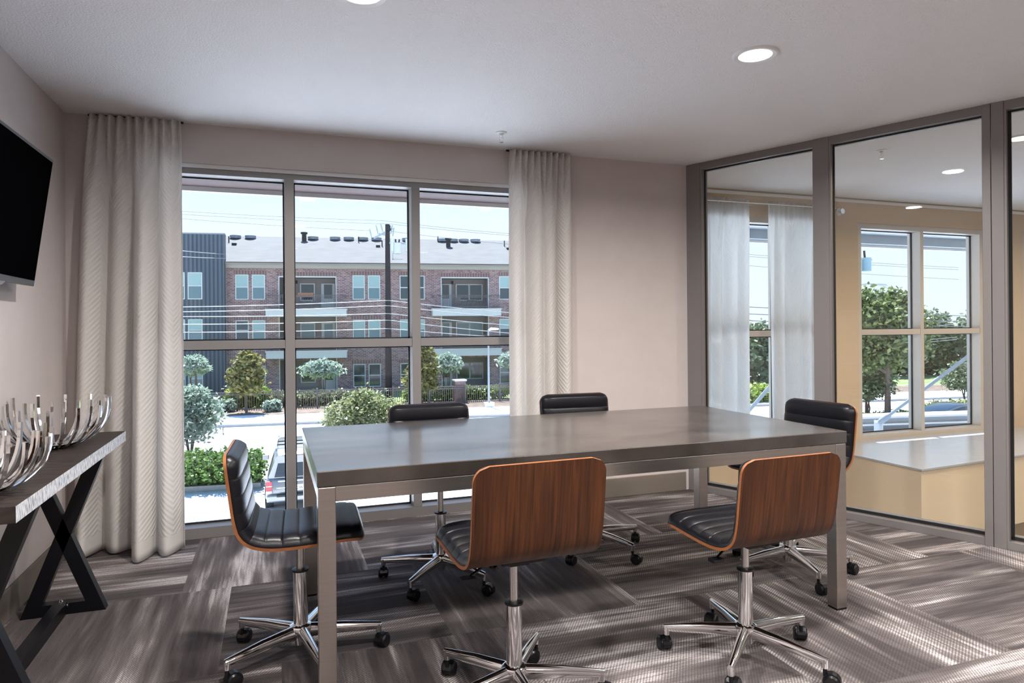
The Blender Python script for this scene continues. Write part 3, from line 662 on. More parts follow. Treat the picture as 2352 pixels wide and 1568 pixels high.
def rod_thing(lab, x0, E_):
    t_ = thing('tie_rod', lab, 'tie rod', (0, 0, 0))
    MB().box((x0 - .07, 7.42, -.41), (x0 + .07, 7.58, -.385)).box((x0 - .045, 7.46, -.385), (x0 - .025, 7.54, -.15)).box((x0 + .025, 7.46, -.385), (x0 + .045, 7.54, -.15)).cyl((x0 - .06, 7.5, -.19), (x0 + .06, 7.5, -.19), .02, n=12).build('bracket', white_m, t_)
    a = Vector((x0, 7.5, -.19)); b = Vector(E_)
    d = (b - a).normalized(); MB().tube([a, a + d*.10, a + d*.30, a + d*.34, b], [.022, .045, .04, .022, .022], 12).build('rod', mat('galvanised_rod', (.30, .33, .36), .4), t_, smooth=True)
rod_thing('white diagonal tie rod with forked bracket outside the right window', 8.35, (7.54, 5.32, 1.05))
rod_thing('white diagonal tie rod seen in the gap between the sheer curtains', 5.72, (5.0, 5.32, 1.07))

# ------------------------------------------------------------------ apartment building
def brick_material():
    M = bpy.data.materials.new('red_brown_brick'); M.use_nodes = True; t = M.node_tree; b = t.nodes['Principled BSDF']; N = t.nodes.new; Lk = t.links.new
    tc = N('ShaderNodeTexCoord'); sp = N('ShaderNodeSeparateXYZ'); cb = N('ShaderNodeCombineXYZ')
    ad = N('ShaderNodeMath'); ad.operation = 'ADD'
    Lk(tc.outputs['Object'], sp.inputs[0]); Lk(sp.outputs[0], ad.inputs[0]); Lk(sp.outputs[1], ad.inputs[1]); Lk(ad.outputs[0], cb.inputs[0]); Lk(sp.outputs[2], cb.inputs[1])
    br = N('ShaderNodeTexBrick'); Lk(cb.outputs[0], br.inputs['Vector'])
    br.inputs['Color1'].default_value = (.165, .074, .070, 1); br.inputs['Color2'].default_value = (.36, .21, .19, 1); br.inputs['Mortar'].default_value = (.50, .46, .46, 1)
    br.inputs['Scale'].default_value = 1.0; br.inputs['Brick Width'].default_value = .30; br.inputs['Row Height'].default_value = .105; br.inputs['Mortar Size'].default_value = .012; br.inputs['Bias'].default_value = -.1
    n = N('ShaderNodeTexNoise'); n.inputs['Scale'].default_value = 5; mr = N('ShaderNodeMapRange'); Lk(tc.outputs['Object'], n.inputs['Vector']); Lk(n.outputs['Fac'], mr.inputs[0]); mr.inputs[3].default_value = .7; mr.inputs[4].default_value = 1.35
    mx = N('ShaderNodeVectorMath'); mx.operation = 'SCALE'; Lk(br.outputs[0], mx.inputs[0]); Lk(mr.outputs[0], mx.inputs['Scale']); Lk(mx.outputs[0], b.inputs['Base Color']); sset(b, Roughness=.9); return M
def stripes(name, c1, c2, period, axis=0, rough=.5):
    M = bpy.data.materials.new(name); M.use_nodes = True; t = M.node_tree; b = t.nodes['Principled BSDF']; N = t.nodes.new; Lk = t.links.new
    tc = N('ShaderNodeTexCoord'); sp = N('ShaderNodeSeparateXYZ'); Lk(tc.outputs['Object'], sp.inputs[0])
    d = N('ShaderNodeMath'); d.operation = 'DIVIDE'; d.inputs[1].default_value = period; Lk(sp.outputs[axis], d.inputs[0])
    f = N('ShaderNodeMath'); f.operation = 'FRACT'; Lk(d.outputs[0], f.inputs[0]); cr = N('ShaderNodeValToRGB'); cr.color_ramp.interpolation = 'CONSTANT'
    cr.color_ramp.elements[0].color = (*c1, 1); cr.color_ramp.elements[1].color = (*c2, 1); cr.color_ramp.elements[1].position = .5
    Lk(f.outputs[0], cr.inputs[0]); Lk(cr.outputs[0], b.inputs['Base Color']); sset(b, Roughness=rough); return M
brick_m = brick_material()
sold_m = stripes('soldier_course_brick', (.17, .09, .085), (.27, .18, .17), .22)
siding_m = stripes('ribbed_blue_grey_siding', (.042, .058, .080), (.095, .120, .150), .30)
roofsh_m = mat('pale_shingles', (.125, .12, .116), .9, noise=.12, nscale=.8, bump=.2, bscale=6, stretch=(1, 1, 4))
corn_m = mat('beige_cornice', (.40, .36, .33), .7); stucco_m = mat('taupe_stucco', (.30, .27, .25), .8); winf_m = mat('window_vinyl', (.62, .64, .62), .5)
bslab_m = mat('balcony_white', (.66, .66, .66), .6)
blind_m = mat('pale_green_blind', (.36, .50, .49), .5); dglass_m = mat('dark_window_glass', (.035, .06, .075), .08, spec=.8); tglass_m = mat('teal_window_glass', (.13, .22, .25), .12, spec=.8)
rail_m = mat('dark_bronze_rail', (.15, .13, .12), .5)
bd = thing('apartment_building', 'three storey brick apartment building with blue ribbed corner across the street', 'building', (7.3, 55.5, 0), R(-8.8))
x0b, x1b = -10.86, 27.0
# walls with recessed bays: brick boxes around bay openings
bays = [(-6.93, -2.5), (5.94, 9.92), (17.9, 22.0)]
floors = [(2.87, 5.50), (-.45, 2.27 - .45), (-3.9, -1.18)]
FZ = [(2.87, 5.50), (-.40, 2.25), (ZG, -1.15)]
q = MB(); cuts = [x0b] + [v for b_ in bays for v in b_] + [x1b]
for i in range(0, len(cuts), 2): q.box((cuts[i], 0, ZG), (cuts[i+1], 2.2, 6.12))
for a, b in bays:
    q.box((a, 0, 5.50), (b, 2.2, 6.12)); q.box((a, .05, 2.28), (b, 2.2, 2.84)); q.box((a, .0, -1.15), (b, 2.2, -.44))
q.build('brick_wall', brick_m, bd)
q = MB()
for a, b in bays:
    q.box((a, 1.95, ZG), (b, 2.15, 6.0)); 
    for z in (5.47, 2.25, -1.18): q.box((a, .02, z), (b, 2.1, z + .06))
    for s_ in (a, b): q.box((s_ - .04, .02, ZG), (s_ + .04, 2.1, 6.0))
q.build('recess_wall', stucco_m, bd)
MB().box((-26, -.62, ZG), (-10.86, -.2, 8.68)).build('metal_siding', siding_m, bd)
MB().box((-26, -.65, 8.66), (-10.83, -.2, 8.76)).build('parapet_cap', mat('cap_grey', (.25, .28, .32), .5), bd)
MB().box((x0b, -.25, 6.12), (x1b, .4, 6.5)).box((x0b, -.45, 6.42), (x1b, .4, 6.60)).build('cornice', corn_m, bd, bevel=.02)
MB().ext([(-.55, 6.58), (7.0, 9.55), (14.5, 6.58), (-.55, 6.50)], 'x', -25, x1b + .5).build('roof', roofsh_m, bd)
for (x, off, k) in ((-11.7, 5, 'p'), (-11.1, 4.2, 'v'), (-5.6, 5.8, 'c'), (.8, 4.2, 'v'), (1.15, 4.4, 'p'), (7.0, 4.6, 'c'), (12.4, 4.0, 'v'), (12.2, 5, 'p'), (-.9, 5.6, 'p'), (6.2, 6.2, 'p')):
    z = 6.58 + (off + .55) * 2.97 / 7.55
    q = MB()
    if k == 'p': q.cyl((x, off, z - .1), (x, off, z + .5), .05, n=8)
    elif k == 'v': q.box((x - .18, off - .15, z - .05), (x + .18, off + .15, z + .14))
    else: q.cyl((x, off, z - .1), (x, off, z + .6), .2, n=10).cyl((x, off, z + .6), (x, off, z + .75), .3, n=10)
    q.build('roof_vent', gasket_m, bd)
for x in (-15.3, -14.05, -12.7, -11.45, -10.2, -4.9, -3.0, -1.8, -.55, .65, 3.4, 6.6, 7.6, 8.6, 9.7, 14.0, 15.5, 17, 19, 22):
    MB().cyl((x, 6.4, 9.28), (x, 6.4, 9.52), .42, .48, n=16).build('turbine_vent', mat('blue_grey_vent', (.22, .27, .33), .4), bd)
def bwin(x0, z0, w_, h_, top, bot, frame=winf_m, y=0.0):
    f = MB(); t = .07
    f.box((x0, y - .04, z0), (x0 + t, y + .06, z0 + h_)).box((x0 + w_ - t, y - .04, z0), (x0 + w_, y + .06, z0 + h_)).box((x0, y - .04, z0 + h_ - t), (x0 + w_, y + .06, z0 + h_)).box((x0, y - .06, z0), (x0 + w_, y + .06, z0 + t)).box((x0, y - .05, z0 + h_*.5 - .04), (x0 + w_, y + .06, z0 + h_*.5 + .04))
    o = f.build('window', frame, bd)
    MB().box((x0 + t, y - .015, z0 + h_*.5), (x0 + w_ - t, y + .02, z0 + h_ - t)).build('upper_pane', top, o)
    MB().box((x0 + t, y - .005, z0 + t), (x0 + w_ - t, y + .03, z0 + h_*.5)).build('lower_pane', bot, o)
for z0, kk in ((3.64, 0), (.42, 1), (-3.44, 2)):
    h_ = 1.98 if kk < 2 else 1.86; 
    if kk == 1: h_ = 1.60
    for j, x0 in enumerate((-10.18, -8.94, -1.22, 0.0, 2.55, 3.60, 10.82, 12.05, 14.6, 15.8, 23.5, 24.8)):
        dark = (kk == 0 and j in (4, 5)) or kk == 2 or (kk == 1 and j == 0)
        bwin(x0, z0, .98, h_, (dglass_m if dark else blind_m), (dglass_m if (dark or j == 6) else tglass_m))
        MB().box((x0 - .1, -.03, z0 + h_ + .02), (x0 + 1.08, .05, z0 + h_ + .32)).build('brick_header', sold_m, bd)
    for x0 in (-14.75, -13.5, -17.6, -16.4): bwin(x0, z0, 1.05, h_ + .1, blind_m, tglass_m, y=-.62)
# bays: doors, windows, balconies
for bi, (a, b) in enumerate(bays):
    MB().box((a - .1, -.03, 5.52), (b + .1, .05, 5.85)).build('brick_header', sold_m, bd)
    MB().box((a, -.02, 5.42), (b, .06, 5.52)).build('lintel', bslab_m, bd)
    MB().box((a - .02, -.02, ZG), (a + .05, .06, 5.5)).box((b - .05, -.02, ZG), (b + .02, .06, 5.5)).build('jamb_trim', winf_m, bd)
    for fz, top in ((2.87, 5.5), (-.40, 2.25), (ZG, -1.15)):
        yy = 1.9
        wins = ((a + 1.5, 1.0), (a + 3.2, .9)) if bi == 0 else ((a + .15, .8), (a + 1.5, 1.0), (a + 2.65, 1.0))
        for k, (xx, ww) in enumerate(wins):
            door = (bi == 0 and k == 1) or (bi > 0 and k == 0)
            z_ = fz + (.05 if door else .75)
            fr = MB().box((xx - .1, yy - .06, z_), (xx + ww + .1, yy + .04, fz + 2.2)).build('door' if door else 'window', winf_m, bd)
            MB().box((xx + .12*door, yy - .08, z_ + (.9 if door else .08)), (xx + ww - .12*door, yy - .05, fz + 2.1)).build('pane', dglass_m if (fz > 2 or fz < -2) else tglass_m, fr)
    for fz in (2.87, -.40):
        sl = MB().box((a - .8, -1.25, fz - .60), (b + .85, .02, fz - .06)).box((a - .86, -1.30, fz - .10), (b + .9, .02, fz)).build('balcony_slab', bslab_m, bd)
        g = MB()
        for zz in (fz + .12, fz + .92, fz + 1.05): g.box((a - .75, -1.2, zz), (b + .78, -1.165, zz + .04)).box((a - .75, -1.2, zz), (a - .715, 0, zz + .04)).box((b + .745, -1.2, zz), (b + .78, 0, zz + .04))
        n_ = int((b - a + 1.5) / .13)
        for k in range(n_ + 1): xx = a - .75 + k * (b - a + 1.5) / n_; g.box((xx, -1.19, fz), (xx + .018, -1.172, fz + 1.05))
        g.build('balcony_railing', rail_m, sl)
    cl = MB().box((a + 1.05, 1.75, 5.05), (a + 1.2, 1.9, 5.3)).build('wall_lamp', gasket_m, bd)
MB().box((-11.0, -.1, ZG), (-10.86, .05, 8.6)).build('corner_trim', corn_m, bd)
# furniture on the top balconies
def bpt(x, y, z): 
    a = R(-8.8); return (7.3 + x*math.cos(a) - y*math.sin(a), 55.5 + x*math.sin(a) + y*math.cos(a), z)
t_ = thing('balcony_table', 'small orange topped table on the left upper balcony across the street', 'table', bpt(-4.8, -.2, 2.87), R(-8.8))
MB().box((-.7, -.35, .98), (.65, .35, 1.04)).box((-.62, -.30, 1.04), (.58, .30, 1.30)).build('top', mat('terracotta_wood', (.42, .19, .12), .6), t_)
for sx in (-.6, .55):
    for sy in (-.28, .28): MB().box((sx - .03, sy - .03, 0), (sx + .03, sy + .03, .98)).build('leg', rail_m, t_)
t_ = thing('patio_table', 'small round black patio table on the right upper balcony across the street', 'table', bpt(8.5, -.2, 2.87), R(-8.8))
MB().cyl((0, 0, .66), (0, 0, .70), .45, n=20).build('top', rail_m, t_)
MB().bar((-.3, 0, 0), (.3, 0, .66), .05, .05).bar((.3, 0, 0), (-.3, 0, .66), .05, .05).build('crossed_legs', rail_m, t_)
t_ = thing('patio_chair', 'black metal patio chair on the right upper balcony across the street', 'chair', bpt(7.3, -.3, 2.87), R(-8.8))
MB().box((-.22, -.22, .42), (.22, .22, .47)).build('seat', rail_m, t_); MB().box((-.22, .18, .47), (.22, .22, .95)).build('backrest', rail_m, t_)
for sx in (-.2, .2):
    for sy in (-.2, .2): MB().box((sx - .015, sy - .015, 0), (sx + .015, sy + .015, .42)).build('leg', rail_m, t_)

# ------------------------------------------------------------------ fence, pillar, lamp post
fx0, fx1 = -14.0, 24.0
fen = thing('metal_fence', 'bronze picket fence in front of the brick apartment building', 'fence', (0, 0, ZG + .12))
n_ = 16
for k in range(n_ + 1):
    x = fx0 + (fx1 - fx0) * k / n_; y = SL(x, 45.0)
    MB().box((x - .06, y - .06, 0), (x + .06, y + .06, 1.24)).box((x - .06, y - .06, 1.24), (x + .06, y + .06, 1.28)).build('post', rail_m, fen)
    if k < n_:
        xb = fx0 + (fx1 - fx0) * (k + 1) / n_; g = MB()
        for zz in (.10, 1.0, 1.14): g.bar((x, y, zz), (xb, SL(xb, 45.0), zz), .05, .06)
        m_ = 17
        for j in range(1, m_): xx = x + (xb - x) * j / m_; yy = SL(xx, 45.0); g.box((xx - .02, yy - .02, .02), (xx + .02, yy + .02, 1.15))
        g.build('picket_panel', rail_m, fen)
pl = thing('brick_pillar', 'short brick pillar with a pale cap beside the fence', 'pillar', (11.9, 44.25, ZG + .1))
MB().box((-.36, -.3, 0), (.36, .3, 1.48)).build('shaft', mat('pinkish_brick', (.36, .23, .21), .9, noise=.3, nscale=9), pl)
MB().box((-.42, -.36, 1.48), (.42, .36, 1.58)).build('cap', conc_m, pl)
lp = thing('street_lamp', 'slim pale metal lamp post on a concrete footing by the pillar', 'street lamp', (12.95, 41.0, ZG + .1))
MB().cyl((0, 0, .3), (0, 0, 4.95), .075, .055, n=12).build('post', mat('pale_galvanised', (.32, .34, .36), .5), lp, smooth=True)
MB().box((-.28, -.28, 0), (.28, .28, .32)).build('footing', conc_m, lp)
MB().tube([(0, 0, 4.9), (.2, 0, 5.0), (.7, 0, 4.98)], [.05, .09, .05], 10).build('lamp_head', white_m, lp, smooth=True)

# ------------------------------------------------------------------ utility pole and cables
up = thing('utility_pole', 'dark wooden utility pole carrying a transformer and insulators', 'utility pole', (7.22, 45, ZG + .1))
Zp = lambda z: z - ZG - .1
MB().cyl((0, 0, 0), (0.02, 0, Zp(8.2)), .23, .15, n=16).build('pole', mat('creosote_timber', (.022, .019, .019), .85, noise=.2, nscale=5), up, smooth=True)
MB().bar((-.9, 0, Zp(7.25)), (.35, 0, Zp(7.95)), .1, .12).bar((-.55, 0, Zp(7.55)), (-.1, 0, Zp(7.5)), .08, .1).build('crossarm', grey_m, up)
for dx, z, lean in ((-1.05, 7.55, -.12), (-.62, 7.8, -.14), (-.32, 7.95, -.14), (.22, 7.85, .1), (.35, 7.7, .08)):
    MB().tube([(dx, -.1, Zp(z - .28)), (dx + lean*.5, -.1, Zp(z)), (dx + lean, -.1, Zp(z + .3))], [.035, .05, .035], 8).build('insulator', mat('grey_green_porcelain', (.35, .42, .42), .3), up, smooth=True)
MB().cyl((0.02, -.25, Zp(7.75)), (0.02, -.25, Zp(8.1)), .16, n=14).build('cutout_box', gasket_m, up)
tr = MB().cyl((.62, -.25, Zp(6.25)), (.62, -.25, Zp(6.95)), .27, n=20).build('transformer', mat('pale_grey_tank', (.55, .58, .62), .4), up, smooth=True)
MB().cyl((.52, -.25, Zp(6.95)), (.50, -.25, Zp(7.2)), .05, n=8).cyl((.72, -.25, Zp(6.95)), (.76, -.25, Zp(7.2)), .05, n=8).build('bushing', gasket_m, tr)
MB().box((.1, -.3, Zp(6.9)), (1.35, -.2, Zp(7.0))).box((.3, -.3, Zp(5.85)), (.34, -.2, Zp(6.3))).box((.3, -.3, Zp(5.85)), (.95, -.2, Zp(5.9))).build('mounting_bracket', grey_m, up)
for dx in (.28, 1.25): MB().cyl((dx, -.3, Zp(6.4)), (dx, -.3, Zp(7.25)), .1, n=10).build('capacitor', mat('pale_cylinder', (.6, .66, .68), .4), up, smooth=True)
cable_m = mat('pale_cable_sheath', (.34, .34, .35), .5); thin_m = mat('thin_dark_wire', (.12, .14, .15), .6)
def cable(label, pts, r, m_, group):
    P, _ = resample([(0, 0), (1, 1)], 2); path = []
    for i in range(len(pts) - 1):
        a, b = Vector(pts[i]), Vector(pts[i+1])
        for k in range(12):
            u = k / 12; p = a.lerp(b, u); p.z -= 4 * u * (1 - u) * .02 * (b - a).length * .25; path.append(p)
    path.append(Vector(pts[-1])); tag(MB().tube(path, r, 6).build('power_cable', m_, None, smooth=True), label, 'power cable', group)
GC = 'street cables crossing the window'
for lab, zl, zp_, zr in (('pale thick street cable, highest of the five below the upper windows', 2.67, 3.14, 2.32), ('pale thick street cable, second from the top of the five', 2.38, 2.79, 1.98),
                        ('pale thick street cable, middle one of the five', 2.09, 2.27, 1.43), ('pale thick street cable, fourth from the top of the five', 1.62, 1.83, .87), ('pale thick street cable, lowest of the five just above the transom', 1.145, 1.27, .56)):
    kl = (zp_ - zl) / 12.4; kr = (zr - zp_) / 8.55
    cable(lab, [(-30, 44.9, zl - kl*24.9 + .3), (-5.13, 44.9, zl), (7.22, 44.75, zp_), (15.8, 44.9, zr), (34, 45.2, zr + kr*18.2), (60, 45.2, zr + kr*18.2 + 1)], .024, cable_m, GC)
for lab, z0, z1 in (('pale cable tied to the blue ribbed corner, upper of the pair', 6.97, 7.12), ('pale cable tied to the blue ribbed corner, lower of the pair', 6.55, 6.80)):
    cable(lab, [(-30, 46, z0 - .6), (-6.0, 53.5, z0), (-3.45, 56.4, z1)], .026, cable_m, 'cables tied to the blue corner')
GT = 'thin overhead wires against the sky'
for lab, pts in (('thin dark overhead wire passing the top of the utility pole', [(-30, 45, 9.2), (-5.08, 45, 8.47), (6.9, 45, 8.45), (15.7, 45, 7.93), (60, 45, 6.5)]),
                 ('thin dark overhead wire just under the topmost one', [(-30, 45, 8.9), (-5.08, 45.1, 8.30), (7.4, 45, 8.25), (15.7, 45, 7.80), (60, 45, 6.3)]),
                 ('thin dark overhead wire ending at the arm insulators left of the pole', [(-30, 45, 8.5), (-5.09, 45, 8.02), (6.1, 45, 7.75)]),
                 ('thin dark overhead wire falling to the right from the pole', [(7.5, 45, 7.75), (15.7, 45, 7.19), (60, 45, 5.4)])):
    cable(lab, pts, .014, thin_m, GT)
# wires and pole seen in the right windows
for i, (z0, z1) in enumerate(((2.0, 1.75), (1.62, 1.4), (1.25, 1.1))):
    cable('thin dark wire above the distant trees, %s of three' % ('highest', 'middle', 'lowest')[i], [(20, 30.5, z0 + .5), (36, 30.5, z0), (41, 30.2, z1), (70, 29, z1 - 1)], .022, thin_m, 'wires above the distant trees')
p2 = thing('utility_pole', 'utility pole with pale blue transformer at the left edge of the right window', 'utility pole', (31.75, 30, ZG))
MB().cyl((0, 0, 0), (0, 0, 12.2), .2, .14, n=12).build('pole', MATS['creosote_timber'], p2, smooth=True)
MB().cyl((.70, -.1, 8.27), (.70, -.1, 9.04), .27, n=18).box((.1, -.15, 8.9), (1.1, -.05, 8.98)).build('transformer', mat('pale_blue_tank', (.30, .45, .52), .4), p2, smooth=True)
MB().cyl((.6, -.1, 9.0), (.55, -.1, 9.45), .06, n=8).build('bushing', gasket_m, p2); MB().box((-.9, -.08, 10.6), (1.6, .02, 10.72)).build('crossarm', grey_m, p2)
l2 = thing('street_lamp', 'cobra head street lamp reaching over the big tree in the right window', 'street lamp', (35.2, 35, ZG))
MB().cyl((0, 0, 0), (0, 0, 7.2), .12, .08, n=10).build('post', MATS['pale_galvanised'], l2, smooth=True)
MB().tube([(0, 0, 7.1), (1.5, 0, 7.75), (2.9, 0, 7.95), (3.6, 0, 7.9)], .045, 8).build('arm', MATS['pale_galvanised'], l2, smooth=True)
MB().tube([(3.4, 0, 7.93), (3.8, 0, 7.92), (4.4, 0, 7.88), (4.65, 0, 7.82)], [.05, .14, .17, .05], 12, flat=.6).build('lamp_head', grey_m, l2, smooth=True)

# ------------------------------------------------------------------ plants
gl = {'mag': leafmat('magnolia_leaves', (.05, .085, .02), (.17, .22, .06), (.40, .34, .12)),
      'grey': leafmat('grey_green_leaves', (.16, .22, .15), (.42, .50, .40)), 'silver': leafmat('silver_green_leaves', (.22, .30, .23), (.55, .64, .54)),
      'bush': leafmat('bush_leaves', (.10, .15, .05), (.30, .36, .16), (.42, .40, .20)), 'hedge': leafmat('hedge_leaves', (.05, .10, .02), (.17, .28, .06)),
      'lime': leafmat('lime_shrub_leaves', (.16, .26, .03), (.42, .50, .10)), 'dark': leafmat('dark_tree_leaves', (.03, .06, .025), (.13, .20, .08), (.26, .30, .11)),
      'olive': leafmat('olive_tree_leaves', (.07, .11, .05), (.24, .30, .17))}
bark_m = mat('bark', (.13, .10, .08), .9, noise=.3, nscale=12)
def leaves(blobs, n, size, m_, name, parent, shell=.55, elong=1.8, up=.0):
    vol = np.array([b[3]*b[4]*b[5] for b in blobs]) ** .75; cnt = (n * vol / vol.sum()).astype(int); V = []; 
    for b, k in zip(blobs, cnt):
        d = RNG.normal(size=(k, 3)); d /= np.linalg.norm(d, axis=1)[:, None]
        r = (shell + (1 - shell) * RNG.random(k) ** .6) * (1 + .13 * RNG.normal(size=k))
        # lumpy outline
        lump = 1 + .16 * np.sin(d[:, 0]*5 + b[0]*3) * np.sin(d[:, 1]*6 + b[1]) * np.cos(d[:, 2]*5 + b[2]*2)
        V.append(np.array(b[:3]) + d * (r * lump)[:, None] * np.array(b[3:6]))
    P = np.concatenate(V); k = len(P)
    a = RNG.normal(size=(k, 3)); a[:, 2] = a[:, 2]*.6 + up; a /= np.linalg.norm(a, axis=1)[:, None]
    c_ = RNG.normal(size=(k, 3)); c_[:, 2] += .4; bb = np.cross(a, c_); bb /= np.linalg.norm(bb, axis=1)[:, None]
    s_ = size * (.6 + .8*RNG.random(k))[:, None]
    vv = np.stack([P - a*s_*elong*.5, P + bb*s_*.5, P + a*s_*elong*.5, P - bb*s_*.5], 1).reshape(-1, 3)
    me = bpy.data.meshes.new(name); me.vertices.add(4*k); me.vertices.foreach_set('co', vv.astype(np.float32).ravel())
    me.loops.add(4*k); me.loops.foreach_set('vertex_index', np.arange(4*k, dtype=np.int32)); me.polygons.add(k)
    me.polygons.foreach_set('loop_start', np.arange(0, 4*k, 4, dtype=np.int32)); me.polygons.foreach_set('loop_total', np.full(k, 4, dtype=np.int32))
    me.materials.append(m_); me.update(calc_edges=True)
    o = bpy.data.objects.new(name, me); COL.objects.link(o)
    if parent is not None: o.parent = parent
    return o
def tree(name, label, cat, x, y, z, blobs, n, size, key, stems=1, sr=.09, split=.35, sh=None, group=None, **kw):
    t_ = thing(name, label, cat, (x, y, z), 0, group)
    leaves(blobs, n, size, gl[key], 'foliage', t_, **kw)
    zc = min(b[2] for b in blobs); rr = random.Random(int(x*100)); q = MB()
    for s_ in range(stems):
        a = 2*math.pi*s_/max(stems, 1) + rr.random(); o = .08 * (stems > 1); k = .28 * (stems > 1)
        bl = blobs[s_ % len(blobs)]
        q.tube([(math.cos(a)*o, math.sin(a)*o, 0), (math.cos(a)*(o + k*.6), math.sin(a)*(o + k*.6), zc*.5), (bl[0]*.5 + math.cos(a)*k, bl[1]*.5 + math.sin(a)*k, zc), (bl[0], bl[1], bl[2])], [sr, sr*.8, sr*.6, sr*.25], 8)
    if stems == 1:
        for b in blobs[1:]: q.tube([(0, 0, zc*.75), (b[0]*.6, b[1]*.6, (zc*.75 + b[2])/2), (b[0], b[1], b[2])], [sr*.5, sr*.35, sr*.15], 6)
    q.build('trunk', bark_m, t_, smooth=True); return t_
zb = ZG + .14
tree('magnolia_tree', 'upright dark leaved magnolia tree left of the first mullion, before the fence', 'tree', -1.55, 43.6, zb, [(0, 0, 1.7, 1.05, .9, .6), (-.3, 0, 2.3, .8, .75, .6), (.45, 0, 2.4, .7, .6, .55), (.1, 0, 3.1, .75, .65, .55), (0, 0, 3.55, .4, .4, .4)], 2300, .17, 'mag', shell=.35)
tree('magnolia_tree', 'dark leaved magnolia tree partly behind the second mullion', 'tree', 9.15, 43.8, zb, [(0, 0, 1.6, 1.15, .95, .8), (.2, 0, 2.5, 1.0, .85, .9), (.25, 0, 3.4, .7, .6, .7)], 2600, .17, 'mag', shell=.35)
for (x, w_, h_, lab) in ((-4.9, 1.0, 3.15, 'small silvery crape myrtle tree at the left curtain edge, before the blue siding'), (3.1, 1.38, 2.75, 'small flat topped silvery tree just right of the first mullion'),
                         (11.5, 1.15, 3.0, 'small silvery tree left of the lamp post'), (16.4, 1.2, 3.1, 'small silvery tree at the edge of the right curtain')):
    tree('crape_myrtle', lab, 'tree', x, SL(x, 47.6), zb, [(0, 0, h_ - .55, w_, .8, .48), (-.45*w_, 0, h_ - .3, w_*.45, .6, .36), (.45*w_, 0, h_ - .25, w_*.45, .6, .36), (0, 0, h_ - .05, w_*.5, .5, .32)], 1900, .13, 'silver', stems=4, sr=.045, shell=.3, elong=2.6, up=.6)
tree('leafy_bush', 'large loose grey green bush beside the left curtain', 'bush', -3.3, 31.0, ZG, [(0, 0, 1.35, 1.2, 1.1, .95), (-.5, 0, 2.0, 1.0, 1.0, .75), (.55, 0, 1.75, .85, .8, .7), (.1, 0, 2.45, .7, .7, .45)], 5200, .10, 'grey', stems=4, sr=.04, shell=.3, elong=2.0)
tree('leafy_bush', 'wide yellow green bush in the middle of the window, above the far table edge', 'bush', 4.15, 34.0, ZG, [(-.9, 0, .8, 1.1, 1.0, .85), (.4, 0, 1.0, 1.25, 1.1, 1.05), (1.5, 0, .85, .9, .9, .75), (0, 0, 1.7, .8, .7, .5)], 6000, .10, 'bush', stems=4, sr=.04, shell=.3, elong=1.9)
def hedge(label, x0, x1, yc, dep, h_, n, size, key, lumps=8, zb_=zb, name='hedge', cat='hedge'):
    L_ = x1 - x0; r = L_ / lumps * .8
    t_ = thing(name, label, cat, ((x0 + x1)/2, SL((x0 + x1)/2, yc), zb_), 0)
    bl = []
    for k in range(lumps):
        xx = -L_/2 + L_*(k + .5)/lumps; bl.append((xx, -.11*xx, h_*.5, r, dep/2, h_*.5 + .04*math.sin(k*2.1)))
    leaves(bl, n, size, gl[key], 'foliage', t_, shell=.7, elong=1.5)
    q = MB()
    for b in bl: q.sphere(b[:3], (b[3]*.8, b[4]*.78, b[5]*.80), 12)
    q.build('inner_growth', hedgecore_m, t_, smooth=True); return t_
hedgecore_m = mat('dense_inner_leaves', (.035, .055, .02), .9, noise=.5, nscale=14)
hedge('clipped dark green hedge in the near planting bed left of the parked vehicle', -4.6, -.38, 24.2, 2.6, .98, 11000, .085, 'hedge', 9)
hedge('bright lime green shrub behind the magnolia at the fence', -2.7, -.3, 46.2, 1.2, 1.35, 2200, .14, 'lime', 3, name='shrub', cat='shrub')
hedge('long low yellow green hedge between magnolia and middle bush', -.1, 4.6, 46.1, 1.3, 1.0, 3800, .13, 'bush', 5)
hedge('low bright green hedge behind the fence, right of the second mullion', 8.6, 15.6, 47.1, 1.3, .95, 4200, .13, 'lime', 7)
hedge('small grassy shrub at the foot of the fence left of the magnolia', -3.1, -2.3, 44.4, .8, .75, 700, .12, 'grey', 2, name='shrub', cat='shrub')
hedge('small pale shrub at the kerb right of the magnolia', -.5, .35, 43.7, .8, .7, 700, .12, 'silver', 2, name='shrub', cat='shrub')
# right windows
tree('shade_tree', 'big shade tree with straight trunk filling the left pane of the right window', 'tree', 29.0, 25.5, ZG, [(0, 0, 4.2, 2.0, 1.8, 1.3), (.9, 0, 5.2, 1.5, 1.4, 1.2), (-.8, 0, 5.4, 1.6, 1.4, 1.3), (.5, 0, 6.2, 1.1, 1.0, .8), (-1.7, 0, 6.0, 1.0, 1, 1.1), (1.6, 0, 4.3, .9, .9, .8), (-1.5, 0, 3.6, 1.1, 1, .8)], 11000, .14, 'dark', sr=.17, shell=.3)
for x, y, w_, lab in ((28.7, 26.6, 1.7, 'spreading multi stemmed crape myrtle behind the big shade tree'), (38.9, 28.6, 1.8, 'round multi stemmed crape myrtle at the right edge of the right window')):
    tree('crape_myrtle', lab, 'tree', x, y, ZG, [(0, 0, 2.0, w_, 1.3, .7), (.3, 0, 2.6, w_*.7, 1.0, .5), (-.5, 0, 1.7, w_*.6, 1, .5)], 4200, .11, 'olive', stems=6, sr=.05, shell=.3)
